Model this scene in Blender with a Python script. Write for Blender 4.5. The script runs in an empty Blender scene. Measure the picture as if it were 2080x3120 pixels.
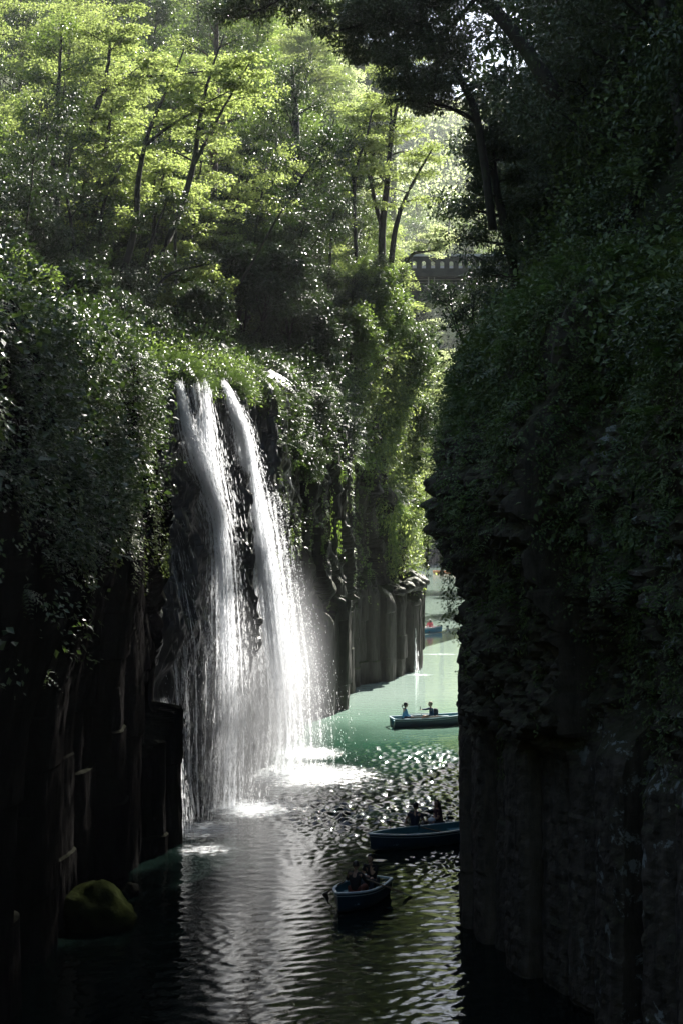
import bpy, math
import numpy as np
from math import radians, sin, cos, pi
from mathutils import Vector, Matrix

scene = bpy.context.scene
COL = scene.collection
KY = 10.0 / 7.0                       # plan distances below are written in units of 1.43 m
FD, CX, CY, EYE = 3033.0, 1040.0, 1560.0, 10.5
F = FD * KY

# ------------------------------------------------------------------ camera
cam_data = bpy.data.cameras.new("camera")
cam_data.sensor_fit = 'VERTICAL'
cam_data.sensor_height = 24.0
cam_data.lens = 24.0 * F / 3120.0
cam_data.clip_start = 0.1
cam_data.clip_end = 2000.0
cam = bpy.data.objects.new("camera", cam_data)
cam.location = (0, 0, EYE)
cam.rotation_euler = (radians(90), 0, 0)
COL.objects.link(cam)
scene.camera = cam

# ------------------------------------------------------------------ light
SUN_AZ, SUN_EL = radians(22.5), radians(37.5)       # azimuth from +Y towards +X
world = bpy.data.worlds.new("World")
scene.world = world
world.use_nodes = True
wn = world.node_tree
bg = wn.nodes["Background"]
sky = wn.nodes.new("ShaderNodeTexSky")
sky.sky_type = 'NISHITA'
sky.sun_disc = False
sky.sun_elevation = SUN_EL
sky.sun_rotation = SUN_AZ
wn.links.new(sky.outputs[0], bg.inputs[0])
bg.inputs[1].default_value = 0.058
sun_data = bpy.data.lights.new("sun", 'SUN')
sun_data.energy = 5.0
sun_data.angle = radians(0.5)
sun_data.color = (1.0, 0.95, 0.87)
sun = bpy.data.objects.new("sun", sun_data)
sd = Vector((sin(SUN_AZ) * cos(SUN_EL), cos(SUN_AZ) * cos(SUN_EL), sin(SUN_EL)))
sun.rotation_euler = sd.to_track_quat('Z', 'Y').to_euler()
sun.location = sd * 150
COL.objects.link(sun)
scene.view_settings.view_transform = 'Standard'
scene.view_settings.look = 'None'
scene.view_settings.exposure = 1.95
scene.view_settings.gamma = 1.0
scene.render.film_transparent = False
cy = scene.cycles
cy.use_denoising = True
cy.max_bounces = 6
cy.diffuse_bounces = 2
cy.glossy_bounces = 2
cy.transmission_bounces = 3
cy.transparent_max_bounces = 8
cy.volume_bounces = 0
cy.sample_clamp_indirect = 4.0
cy.caustics_reflective = False
cy.caustics_refractive = False

# ------------------------------------------------------------------ helpers
def at(px, py, Y):
    """a point of the place, Y plan units in front of the lookout, at a bearing and height"""
    return np.array([(px - CX) / FD * Y, Y * KY, EYE + (CY - py) / FD * Y])

def on_level(px, py, z):
    return at(px, py, (EYE - z) * FD / (py - CY))

def link(o):
    COL.objects.link(o)
    return o

def tag(o, label=None, cat=None, group=None, kind=None):
    if label: o["label"] = label
    if cat: o["category"] = cat
    if group: o["group"] = group
    if kind: o["kind"] = kind
    return o

def empty(name, loc=(0, 0, 0), rz=0.0):
    o = bpy.data.objects.new(name, None)
    o.empty_display_size = 0.3
    o.location = loc
    o.rotation_euler = (0, 0, rz)
    return link(o)

def mesh_np(name, V, faces, mat=None, smooth=False):
    """V (n,3); faces: (m,3) or (m,4) int array or list of such arrays"""
    if isinstance(faces, np.ndarray): faces = [faces]
    faces = [f for f in faces if len(f)]
    me = bpy.data.meshes.new(name)
    V = np.asarray(V, dtype=np.float32)
    me.vertices.add(len(V))
    me.vertices.foreach_set("co", V.ravel())
    nl = sum(f.size for f in faces); nf = sum(len(f) for f in faces)
    me.loops.add(nl)
    me.loops.foreach_set("vertex_index", np.concatenate([f.ravel() for f in faces]).astype(np.int32))
    me.polygons.add(nf)
    starts = []; s = 0
    for f in faces:
        k = f.shape[1]
        starts.append(s + np.arange(len(f)) * k); s += f.size
    me.polygons.foreach_set("loop_start", np.concatenate(starts).astype(np.int32))
    me.polygons.foreach_set("use_smooth", np.full(nf, smooth))
    me.update(calc_edges=True)
    me.validate()
    if mat: me.materials.append(mat)
    return me

def obj_np(name, V, faces, mat=None, parent=None, smooth=False):
    o = bpy.data.objects.new(name, mesh_np(name, V, faces, mat, smooth))
    if parent is not None: o.parent = parent
    return link(o)

class Geo:
    def __init__(s): s.V = []; s.T = []; s.Q = []; s.n = 0
    def add(s, V, T=None, Q=None):
        V = np.asarray(V, dtype=float)
        if T is not None and len(T): s.T.append(np.asarray(T) + s.n)
        if Q is not None and len(Q): s.Q.append(np.asarray(Q) + s.n)
        s.V.append(V); s.n += len(V)
        return s
    def obj(s, name, mat=None, parent=None, smooth=False, origin=None):
        V = np.concatenate(s.V)
        if origin is not None: V = V - np.asarray(origin)
        fs = []
        if s.T: fs.append(np.concatenate(s.T))
        if s.Q: fs.append(np.concatenate(s.Q))
        return obj_np(name, V, fs, mat, parent, smooth)

def nrm(a):
    return a / np.maximum(np.linalg.norm(a, axis=-1, keepdims=True), 1e-9)

def sstep(a, b, x):
    t = np.clip((x - a) / (b - a), 0, 1)
    return t * t * (3 - 2 * t)

def _hash(ix, iy, iz):
    h = (ix * 374761393 + iy * 668265263 + iz * 2147483647 + 1013904223) & 0xffffffff
    h = ((h ^ (h >> 13)) * 1274126177) & 0xffffffff
    h = ((h ^ (h >> 16)) * 2246822519) & 0xffffffff
    return ((h ^ (h >> 15)) & 0xffffff) / float(0xffffff)

def vnoise(x, y, z=0.0):
    x, y, z = np.broadcast_arrays(np.asarray(x, float), np.asarray(y, float), np.asarray(z, float))
    ix, iy, iz = np.floor(x).astype(np.int64), np.floor(y).astype(np.int64), np.floor(z).astype(np.int64)
    fx, fy, fz = x - ix, y - iy, z - iz
    fx = fx * fx * (3 - 2 * fx); fy = fy * fy * (3 - 2 * fy); fz = fz * fz * (3 - 2 * fz)
    r = 0
    for dx in (0, 1):
        for dy in (0, 1):
            for dz in (0, 1):
                w = (fx if dx else 1 - fx) * (fy if dy else 1 - fy) * (fz if dz else 1 - fz)
                r = r + w * _hash(ix + dx, iy + dy, iz + dz)
    return r * 2 - 1

def fbm(x, y, z=0.0, oct=4, gain=0.5):
    r = 0; a = 1.0
    for i in range(oct):
        r = r + a * vnoise(x * 2 ** i + 17.3 * i, y * 2 ** i - 9.1 * i, np.asarray(z) * 2 ** i + 5.7 * i)
        a *= gain
    return r

def rnd1(i, k=0):
    i = np.asarray(i).astype(np.int64)
    return _hash(i, i * 0 + k, i * 0 + 77)

# ------------------------------------------------------------------ materials
def new_mat(name):
    m = bpy.data.materials.new(name); m.use_nodes = True
    nt = m.node_tree
    for n in list(nt.nodes): nt.nodes.remove(n)
    return m, nt

class NT:
    def __init__(s, nt): s.nt = nt
    def n(s, t, **kw):
        nd = s.nt.nodes.new(t)
        for k, v in kw.items():
            if k.startswith('i_'):
                key = k[2:]
                key = int(key) if key.isdigit() else key.replace('_', ' ')
                nd.inputs[key].default_value = v
            else: setattr(nd, k, v)
        return nd
    def l(s, a, b): s.nt.links.new(a, b)
    def ramp(s, fac, stops, interp='LINEAR'):
        r = s.n('ShaderNodeValToRGB'); r.color_ramp.interpolation = interp
        el = r.color_ramp.elements
        while len(el) > 1: el.remove(el[-1])
        el[0].position = stops[0][0]; el[0].color = (*stops[0][1], 1)
        for p, c in stops[1:]:
            e = el.new(p); e.color = (*c, 1)
        if fac is not None: s.l(fac, r.inputs[0])
        return r
    def noise(s, vec, scale, detail=4, rough=0.5, dist=0.0):
        nd = s.n('ShaderNodeTexNoise'); nd.inputs['Scale'].default_value = scale
        nd.inputs['Detail'].default_value = detail; nd.inputs['Roughness'].default_value = rough
        nd.inputs['Distortion'].default_value = dist
        if vec is not None: s.l(vec, nd.inputs['Vector'])
        return nd
    def mix(s, fac, a, b, blend='MIX'):
        m = s.n('ShaderNodeMix'); m.data_type = 'RGBA'; m.blend_type = blend
        if hasattr(fac, 'default_value') or hasattr(fac, 'links'): s.l(fac, m.inputs[0])
        else: m.inputs[0].default_value = fac
        for sock, v in ((m.inputs[6], a), (m.inputs[7], b)):
            if isinstance(v, tuple): sock.default_value = (*v, 1)
            else: s.l(v, sock)
        return m.outputs[2]
    def math(s, op, a, b=None, clamp=False):
        m = s.n('ShaderNodeMath', operation=op); m.use_clamp = clamp
        for i, v in enumerate((a, b)):
            if v is None: continue
            if isinstance(v, (int, float)): m.inputs[i].default_value = v
            else: s.l(v, m.inputs[i])
        return m.outputs[0]

def pbr(name, col, rough=0.6, metallic=0.0, spec=0.5, noise_amt=0.0, noise_scale=8.0, bump=0.0):
    m, nt = new_mat(name); b = NT(nt)
    out = b.n('ShaderNodeOutputMaterial'); p = b.n('ShaderNodeBsdfPrincipled')
    b.l(p.outputs[0], out.inputs[0])
    p.inputs['Roughness'].default_value = rough
    p.inputs['Metallic'].default_value = metallic
    p.inputs['Specular IOR Level'].default_value = spec
    if noise_amt > 0:
        tc = b.n('ShaderNodeTexCoord')
        nz = b.noise(tc.outputs['Object'], noise_scale, 5, 0.6)
        lo = tuple(max(0, c * (1 - noise_amt)) for c in col); hi = tuple(min(1, c * (1 + noise_amt)) for c in col)
        r = b.ramp(nz.outputs[0], [(0.3, lo), (0.7, hi)])
        b.l(r.outputs[0], p.inputs['Base Color'])
        if bump > 0:
            bp = b.n('ShaderNodeBump'); bp.inputs['Strength'].default_value = bump
            b.l(nz.outputs[0], bp.inputs['Height']); b.l(bp.outputs[0], p.inputs['Normal'])
    else:
        p.inputs['Base Color'].default_value = (*col, 1)
    return m

def leaf_mat(name, dark, light, trans, tfac, rough=0.4, spec=0.5, odd=None):
    m, nt = new_mat(name); b = NT(nt)
    out = b.n('ShaderNodeOutputMaterial')
    g = b.n('ShaderNodeNewGeometry')
    oi = b.n('ShaderNodeObjectInfo')
    tc = b.n('ShaderNodeTexCoord')
    big = b.noise(g.outputs['Position'], 0.45, 2, 0.5)
    f = b.math('ADD', b.math('MULTIPLY', g.outputs['Random Per Island'], 0.6), b.math('MULTIPLY', big.outputs[0], 0.5))
    f = b.math('ADD', f, b.math('MULTIPLY', oi.outputs['Random'], 0.15))
    f = b.math('SUBTRACT', f, 0.12, True)
    st = [(0.0, dark), (0.75, light)]
    if odd: st += [(0.93, light), (0.97, odd)]
    c = b.ramp(f, st).outputs[0]
    tcol = b.ramp(f, [(0.0, tuple(x * 0.5 for x in trans)), (0.8, trans)]).outputs[0]
    p = b.n('ShaderNodeBsdfPrincipled')
    p.inputs['Roughness'].default_value = rough
    p.inputs['Specular IOR Level'].default_value = spec
    b.l(c, p.inputs['Base Color'])
    t = b.n('ShaderNodeBsdfTranslucent'); b.l(tcol, t.inputs[0])
    mx = b.n('ShaderNodeMixShader'); mx.inputs[0].default_value = tfac
    b.l(p.outputs[0], mx.inputs[1]); b.l(t.outputs[0], mx.inputs[2])
    b.l(mx.outputs[0], out.inputs[0])
    return m

M = {}
M['maple'] = leaf_mat('maple_leaf', (0.05, 0.09, 0.02), (0.09, 0.14, 0.03), (0.42, 0.52, 0.14), 0.6, 0.5, 0.4)
M['maple_pale'] = leaf_mat('pale_leaf', (0.10, 0.14, 0.06), (0.16, 0.20, 0.09), (0.68, 0.78, 0.36), 0.6, 0.5, 0.4)  # paled maple copy; far haze and glare put into the leaf colour
M['glossy'] = leaf_mat('glossy_leaf', (0.010, 0.024, 0.009), (0.030, 0.052, 0.018), (0.08, 0.15, 0.02), 0.14, 0.45, 0.6)
M['broad'] = leaf_mat('broad_leaf', (0.020, 0.045, 0.014), (0.055, 0.09, 0.028), (0.28, 0.42, 0.07), 0.34, 0.40, 0.8)
M['dark'] = leaf_mat('dark_leaf', (0.024, 0.045, 0.018), (0.065, 0.095, 0.034), (0.05, 0.09, 0.015), 0.12, 0.42, 0.5)
M['fern'] = leaf_mat('fern_leaf', (0.025, 0.055, 0.02), (0.06, 0.10, 0.035), (0.20, 0.34, 0.06), 0.35, 0.5, 0.4, (0.16, 0.13, 0.03))
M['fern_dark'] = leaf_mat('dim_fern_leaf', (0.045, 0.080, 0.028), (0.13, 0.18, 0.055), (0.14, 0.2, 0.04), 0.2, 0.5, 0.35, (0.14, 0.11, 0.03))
M['fern_left'] = leaf_mat('shaded_fern_leaf', (0.016, 0.036, 0.018), (0.05, 0.085, 0.035), (0.12, 0.2, 0.04), 0.22, 0.45, 0.45, (0.14, 0.11, 0.03))  # darker fern copy; the left bank's shade is in its colour
M['grass'] = leaf_mat('grass_blade', (0.035, 0.075, 0.015), (0.075, 0.13, 0.03), (0.12, 0.19, 0.04), 0.28, 0.4, 0.6)

def bark_mat(name, a, c, moss=0.2):
    m, nt = new_mat(name); b = NT(nt)
    out = b.n('ShaderNodeOutputMaterial'); p = b.n('ShaderNodeBsdfPrincipled'); b.l(p.outputs[0], out.inputs[0])
    g = b.n('ShaderNodeNewGeometry'); mp = b.n('ShaderNodeMapping'); mp.inputs['Scale'].default_value = (6, 6, 1.2)
    b.l(g.outputs['Position'], mp.inputs[0])
    nz = b.noise(mp.outputs[0], 2.5, 6, 0.65)
    r = b.ramp(nz.outputs[0], [(0.3, a), (0.7, c)])
    n2 = b.noise(g.outputs['Position'], 1.3, 4, 0.6)
    mk = b.ramp(n2.outputs[0], [(0.55, (0, 0, 0)), (0.65, (moss,) * 3)])
    b.l(b.mix(mk.outputs[0], r.outputs[0], (0.07, 0.10, 0.03)), p.inputs['Base Color'])
    p.inputs['Roughness'].default_value = 0.85
    bp = b.n('ShaderNodeBump'); bp.inputs['Strength'].default_value = 0.6; bp.inputs['Distance'].default_value = 0.03
    b.l(nz.outputs[0], bp.inputs['Height']); b.l(bp.outputs[0], p.inputs['Normal'])
    return m
M['bark'] = bark_mat('bark', (0.025, 0.020, 0.015), (0.09, 0.075, 0.055), 0.6)
M['bark_dark'] = bark_mat('dark_bark', (0.012, 0.010, 0.008), (0.045, 0.038, 0.030), 0.3)
M['bark_red'] = bark_mat('reddish_bark', (0.05, 0.032, 0.022), (0.17, 0.12, 0.085), 0.2)

def rock_mat(name, dark, mid, lichen=0.0, moss=0.5, wet=0.0, streak=1.0):
    m, nt = new_mat(name); b = NT(nt)
    out = b.n('ShaderNodeOutputMaterial'); p = b.n('ShaderNodeBsdfPrincipled'); b.l(p.outputs[0], out.inputs[0])
    g = b.n('ShaderNodeNewGeometry')
    mp = b.n('ShaderNodeMapping'); mp.inputs['Scale'].default_value = (2.2, 2.2, 0.35)
    b.l(g.outputs['Position'], mp.inputs[0])
    n1 = b.noise(mp.outputs[0], 1.6, 7, 0.62, 0.5)
    n2 = b.noise(g.outputs['Position'], 3.5, 8, 0.7)
    f = b.math('ADD', b.math('MULTIPLY', n1.outputs[0], 0.55), b.math('MULTIPLY', n2.outputs[0], 0.45))
    base = b.ramp(f, [(0.32, dark), (0.55, mid), (0.72, tuple(x * 1.5 for x in mid))]).outputs[0]
    # moss grows where the rock faces up, in patches
    sx = b.n('ShaderNodeSeparateXYZ'); b.l(g.outputs['Normal'], sx.inputs[0])
    n3 = b.noise(g.outputs['Position'], 0.9, 6, 0.6)
    mm = b.math('ADD', b.math('MULTIPLY', sx.outputs[2], 0.6), n3.outputs[0])
    mr = b.ramp(mm, [(0.60, (0, 0, 0)), (0.85, (moss,) * 3)])
    base = b.mix(mr.outputs[0], base, (0.055, 0.075, 0.018))
    if lichen > 0:
        n4 = b.noise(g.outputs['Position'], 1.7, 5, 0.72, 0.3)
        lr = b.ramp(n4.outputs[0], [(0.66 - 0.06 * lichen, (0, 0, 0)), (0.70 - 0.06 * lichen, (0.85,) * 3)])
        sp = b.n('ShaderNodeSeparateXYZ'); b.l(g.outputs['Position'], sp.inputs[0])
        lx = b.n('ShaderNodeMapRange'); b.l(sp.outputs[0], lx.inputs[0]); lx.inputs[1].default_value = 4.6; lx.inputs[2].default_value = 5.5
        base = b.mix(b.math('MULTIPLY', lr.outputs[0], lx.outputs[0]), base, (0.34, 0.37, 0.36))
    b.l(base, p.inputs['Base Color'])
    rr = b.ramp(n2.outputs[0], [(0.35, (0.75 - 0.5 * wet,) * 3), (0.7, (0.95 - 0.45 * wet,) * 3)])
    b.l(rr.outputs[0], p.inputs['Roughness'])
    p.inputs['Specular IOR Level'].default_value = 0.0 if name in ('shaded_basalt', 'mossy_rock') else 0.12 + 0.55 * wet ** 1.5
    bp = b.n('ShaderNodeBump'); bp.inputs['Strength'].default_value = 0.8; bp.inputs['Distance'].default_value = 0.09
    b.l(f, bp.inputs['Height']); b.l(bp.outputs[0], p.inputs['Normal'])
    return m
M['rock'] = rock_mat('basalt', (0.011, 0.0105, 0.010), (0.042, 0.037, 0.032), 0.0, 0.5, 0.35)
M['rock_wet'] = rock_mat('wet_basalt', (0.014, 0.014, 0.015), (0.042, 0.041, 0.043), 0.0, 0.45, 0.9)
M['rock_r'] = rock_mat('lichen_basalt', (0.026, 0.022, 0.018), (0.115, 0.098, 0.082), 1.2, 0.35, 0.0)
M['soil_dark'] = rock_mat('shaded_soil', (0.006, 0.008, 0.004), (0.02, 0.022, 0.012), 0.0, 0.2, 0.0)  # forest floor copy darkened; the right slope's shade is in its colour
M['rock_dim'] = rock_mat('shaded_basalt', (0.003, 0.003, 0.003), (0.011, 0.0105, 0.0105), 0.0, 0.04, 0.2)  # basalt copy darkened; the near left cliff's shade put into its colour
M['soil'] = rock_mat('forest_floor', (0.018, 0.022, 0.010), (0.05, 0.055, 0.025), 0.0, 0.9, 0.0)
# ------------------------------------------------------------------ gorge walls
def resample(P, step):
    P = np.asarray(P, float)
    seg = np.linalg.norm(np.diff(P[:, :2], axis=0), axis=1)
    s = np.concatenate([[0], np.cumsum(seg)])
    n = int(s[-1] / step)
    t = np.linspace(0, s[-1], n)
    return t, np.stack([np.interp(t, s, P[:, k]) for k in range(P.shape[1])], 1)

def colfun(u, z, w, seed, depth=0.32, brk=0.5):
    """convex basalt columns with broken, stepped heights"""
    c = u / w + 0.35 * fbm(u * 0.15, z * 0.05, seed, 2)
    i = np.floor(c); p = c - i
    prof = depth * w * (1 - np.abs(2 * p - 1) ** 5)
    off = (rnd1(i, seed) - 0.5) * 0.85 * w + (rnd1(i, seed + 3) - 0.5) * 0.5 * w * (p - 0.5)
    hb = 1.5 + 5 * rnd1(i, seed + 5)
    lev = np.floor((z + 20 * rnd1(i, seed + 9)) / hb)
    off = off + brk * (_hash(i.astype(np.int64), lev.astype(np.int64), i.astype(np.int64) * 0 + seed) - 0.5) * w
    return prof + off

def build_wall(P, side, step, zstep, seed, disp, shoulder=4.0, shoulder_rise=1.3, zbot=-1.5):
    """P rows: X, Y, top, ledge_z, ledge_back, bulge. returns grid, normals"""
    t, R = resample(P, step)
    k = max(1, int(0.35 / step))
    ker = np.ones(2 * k + 1) / (2 * k + 1)
    tang = np.gradient(R[:, :2], axis=0)
    tang = np.stack([np.convolve(np.pad(tang[:, j], k, 'edge'), ker, 'valid') for j in (0, 1)], 1)
    tang = nrm(tang)
    N2 = np.stack([tang[:, 1], -tang[:, 0]], 1) * side
    top = R[:, 2]
    nz = int((top.max() - zbot) / zstep)
    v = np.linspace(0, 1, nz)
    Z = zbot + (top[:, None] - zbot) * v[None, :]
    U = np.repeat(t[:, None], nz, 1)
    off = disp(U, Z, R)
    lz = R[:, 3][:, None] + 0.9 * fbm(t[:, None] * 0.8, 0 * Z[:1], seed + 50, 3)
    off = off - R[:, 4][:, None] * sstep(lz - 0.15, lz + 0.15, Z)
    off = off + R[:, 5][:, None] * np.exp(-((Z - (top[:, None] - (4.0 if side > 0 else 2.6))) / (3.2 if side > 0 else 2.5)) ** 2)
    G = np.zeros((len(t), nz, 3))
    G[:, :, 0] = R[:, 0][:, None] + N2[:, 0][:, None] * off
    G[:, :, 1] = R[:, 1][:, None] + N2[:, 1][:, None] * off
    G[:, :, 2] = Z
    # shoulder rolling back over the top
    ns = 14
    q = np.linspace(0, 1, ns + 1)[1:]
    S = np.zeros((len(t), ns, 3))
    back = shoulder * (1 - np.cos(q * pi / 2)) * 1.0 + 0.0
    rise = shoulder_rise * np.sin(q * pi / 2)
    rough = 0.25 * fbm(U[:, :1] * 0.8, q[None, :] * 3, seed, 3)
    o2 = off[:, -1][:, None] - back[None, :] - 0.3 * q[None, :]
    S[:, :, 0] = R[:, 0][:, None] + N2[:, 0][:, None] * o2
    S[:, :, 1] = R[:, 1][:, None] + N2[:, 1][:, None] * o2
    S[:, :, 2] = top[:, None] + rise[None, :] + rough
    G = np.concatenate([G, S], 1)
    du = np.gradient(G, axis=0); dv = np.gradient(G, axis=1)
    Nn = nrm(np.cross(du, dv)) * side
    Nn = np.where((Nn[:, :, :2] * N2[:, None, :]).sum(-1, keepdims=True) < -0.5, -Nn, Nn)
    return G, Nn

def grid_faces(nu, nv, flip=False):
    a = (np.arange(nu - 1)[:, None] * nv + np.arange(nv - 1)[None, :]).ravel()
    q = np.stack([a, a + nv, a + nv + 1, a + 1], 1)
    return q[:, ::-1] if flip else q

#        X      Y     top  ledge back bulge
LEFT = [(-13.0, -34.0, 16.0, 99, 0, 0.0),
        (-11.0, -14.0, 14.0, 99, 0, 0.5),
        (-8.6, 4.0, 14.0, 99, 0, 1.0),
        (-8.0, 14, 14.0, 99, 0, 1.2),
        (-7.3, 22.7, 14.2, 99, 0, 1.4),
        (-6.6, 25.8, 14.3, 99, 0, 1.1),
        (-6.3, 28.4, 14.4, 3.7, 0, 0.4),
        (-6.5, 30.2, 14.6, 3.7, 0, 0.0),
        (-5.6, 30.7, 14.8, 3.5, 0.8, 0.0),
        (-5.15, 31.5, 15.0, 3.9, 1.15, 0.0),
        (-6.2, 32.4, 15.0, 3.9, 0.5, 0.0),
        (-6.3, 33.4, 15.0, 3.9, 0.1, 0.0),
        (-5.5, 34.4, 15.0, 99, 0.0, 0.0),
        (-4.85, 35.3, 15.0, 99, 0.0, 0.0),
        (-4.75, 36.0, 15.0, 99, 0.0, 0.0),
        (-4.2, 36.6, 15.0, 99, 0.0, 0.0),
        (-3.5, 37.1, 15.0, 99, 0.0, 0.0),
        (-3.45, 37.7, 15.1, 99, 0.0, 0.0),
        (-4.0, 39.4, 15.3, 99, 0.0, 0.0),
        (-3.9, 40.6, 15.3, 99, 0.0, 0.0),
        (-2.75, 41.4, 15.5, 6.0, 0.5, 0.0),
        (-2.6, 42.1, 15.6, 6.0, 0.5, 0.0),
        (-3.0, 43.6, 15.8, 6.0, 0.5, 0.2),
        (-2.3, 45.2, 16.0, 6.0, 0.5, 0.3),
        (-2.4, 48.6, 16.5, 6.0, 0.6, 0.5),
        (-1.7, 50.3, 17.0, 6.0, 0.6, 0.5),
        (-0.2, 52.6, 17.5, 5.2, 0.6, 0.5),
        (0.05, 53.4, 17.8, 5.2, 0.6, 0.4),
        (-0.1, 57.0, 18.5, 5.2, 0.3, 0.3),
        (0.3, 59.0, 19.0, 6.0, 0.3, 0.3),
        (2.9, 62.2, 20.0, 6.0, 0.7, 0.2),
        (4.0, 64.0, 20.5, 5.6, 1.0, 0.0),
        (5.2, 66.0, 21.0, 5.4, 1.6, -0.6),
        (5.5, 67.2, 21.0, 5.4, 1.8, -0.8),
        (4.9, 69.5, 21.5, 5.4, 1.6, -0.6),
        (2.2, 73.0, 23.0, 8.0, 0.3, 0.0),
        (0.5, 80.0, 26.0, 8.0, 0.0, 0.0),
        (2.5, 95.0, 20.0, 8.0, 0.0, 0.0),
        (7.0, 120, 14.0, 8.0, 0.0, 0.0),
        (9.5, 160, 8.0, 99, 0.0, 0.0),
        (13.0, 200, 3.0, 99, 0.0, 0.0),
        (30.0, 206, 2.0, 99, 0.0, 0.0),
        (60.0, 200, 2.0, 99, 0.0, 0.0)]
RIGHT = [(4.0, -34.0, 16.0, 99, 0, 0.0),
         (11.0, -14.0, 13.0, 99, 0, 0.3),
         (12.0, 3.0, 13.0, 99, 0, 0.5),
         (8.6, 12.0, 13.2, 99, 0, 0.5),
         (6.6, 16.0, 13.4, 99, 0, 0.2),
         (5.75, 18.4, 13.5, 99, 0, 0.3),
         (6.6, 19.2, 13.5, 99, 0, 1.4),
         (5.2, 21.2, 13.5, 5.5, -0.9, 1.2),
         (4.0, 22.4, 13.5, 5.5, -0.5, 0.5),
         (3.28, 24.0, 13.5, 9.5, 0.0, 1.0),
         (3.4, 26.0, 13.6, 9.5, 0.0, 1.35),
         (3.8, 29.0, 13.8, 9.5, 0, 1.2),
         (4.2, 32.0, 14.0, 99, 0, 0.4),
         (4.6, 34.4, 14.0, 99, 0, 0.2),
         (6.4, 37.5, 14.0, 99, 0, 0.0),
         (8.0, 42.0, 13.0, 99, 0, 0.0),
         (9.5, 45.0, 12.0, 99, 0, 0.0),
         (16.0, 60.0, 10.0, 99, 0, 0.0),
         (21.0, 80.0, 10.0, 99, 0, 0.0),
         (25.0, 100.0, 8.0, 99, 0, 0.0),
         (34.0, 160.0, 5.0, 99, 0, 0.0),
         (62.0, 196.0, 2.0, 99, 0, 0.0)]

def disp_left(U, Z, R):
    Yr = R[:, 1][:, None] / KY + 0 * Z
    low = colfun(U, Z, 1.3, 3, 0.20, 0.16)
    low = np.where(Yr < 31.6, colfun(U, Z, 2.1, 13, 0.16, 0.10), low)
    # swirling broken columns in the middle band, vertical smooth ones below
    Us = U + 0.85 * np.clip(Z - 5, 0, 20) * (0.6 + 0.5 * vnoise(Yr * 0.08, Z * 0.07, 4))
    up = colfun(Us + 0.7 * fbm(U * .3, Z * .3, 5, 2), Z * 1.0, 0.75, 11, 0.5, 1.0)
    f = sstep(4.2, 6.5, Z + 0.8 * vnoise(U * 0.4, 0 * Z, 2))
    fall = sstep(31.5, 33.0, Yr) * (1 - sstep(46, 50, Yr))
    nearw = 1 - sstep(30.0, 32.0, Yr)
    f = f * (1 - 0.92 * nearw)
    d = low * (1 - f) + up * f
    wet = 0.34 * fbm(U * 0.9, Z * 0.28, 8, 5) + 0.14 * fbm(U * 3.2, Z * 1.1, 9, 3)
    d = d * (1 - 0.8 * fall) + wet * fall
    d = d + 0.24 * fbm(U * 0.7, Z * 0.5, 21, 4) * (0.12 + f) + 0.03 * fbm(U * 6, Z * 1.3, 31, 3)
    sl = np.abs(vnoise(Us * 1.4 + Z * 0.5, Z * 1.5 - U * 0.5, 44))
    d = d + 0.32 * (0.5 - sl) * f * (1 - fall) * (1 - nearw)
    d = d + 0.5 * vnoise(U * 0.25, Z * 0.16, 15) * f
    return d - 0.15

def disp_right(U, Z, R):
    low = colfun(U, Z * 0.5, 1.35, 43, 0.18, 0.10)
    f = sstep(5.0, 6.4, Z + 0.9 * vnoise(U * 0.5, 0 * Z, 12))
    knob = 0.30 * np.abs(fbm(U * 1.5, Z * 1.5, 28, 3)) + 0.26 * np.abs(vnoise(U * 3.6, Z * 3.2, 71)) + 0.12 * np.abs(vnoise(U * 7.5, Z * 6.5, 72)) + 0.30 * fbm(U * 0.6, Z * 0.9, 29, 4) + 0.10 * fbm(U * 4.5, Z * 4.5, 33, 3)
    ridge = 0.16 * np.abs(vnoise(U * 0.4, Z * 1.9, 61)) + 0.35 * vnoise(U * 0.2, Z * 0.45, 62)
    return low * (1 - f) + (knob + ridge - 0.34) * f + 0.035 * fbm(U * 5, Z * 5, 37, 3) - 0.17

def KYP(L): return [(p[0], p[1] * KY) + tuple(p[2:]) for p in L]
LG, LN = build_wall(KYP([p for p in LEFT if 4 <= p[1] <= 96 ]), 1, 0.11, 0.10, 3, disp_left)
LF, LFN = build_wall(KYP([p for p in LEFT if p[1] >= 94]), 1, 0.6, 0.6, 4, disp_left, 8, 3)
RG, RN = build_wall(KYP([p for p in RIGHT if 3 <= p[1] <= 46]), -1, 0.08, 0.075, 5, disp_right, 3.0, 2.6)
RF, RFN = build_wall(KYP([p for p in RIGHT if p[1] >= 44]), -1, 0.6, 0.6, 6, disp_right, 6, 3)

LB, LBN = build_wall(KYP([p for p in LEFT if p[1] <= 4]), 1, 0.4, 0.4, 7, disp_left, 4, 1.5)
RB, RBN = build_wall(KYP([p for p in RIGHT if p[1] <= 3]), -1, 0.4, 0.4, 8, disp_right, 4, 1.5)
def wall_obj(name, G, mats, side, label, matfun=None):
    V = G.reshape(-1, 3)
    fs = grid_faces(G.shape[0], G.shape[1], flip=(side < 0))
    o = obj_np(name, V, fs, mats[0], None, False)
    for m in mats[1:]: o.data.materials.append(m)
    if matfun is not None:
        c = V[fs].mean(1)
        o.data.polygons.foreach_set("material_index", matfun(c).astype(np.int32))
    tag(o, label, "cliff", None, "structure")
    return o
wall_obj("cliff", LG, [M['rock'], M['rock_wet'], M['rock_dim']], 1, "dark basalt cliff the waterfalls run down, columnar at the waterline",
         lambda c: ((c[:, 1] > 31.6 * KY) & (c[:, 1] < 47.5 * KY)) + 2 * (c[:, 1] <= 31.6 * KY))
wall_obj("cliff", LF, [M['rock']], 1, "low sunlit rock bank at the far bend of the gorge")
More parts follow.
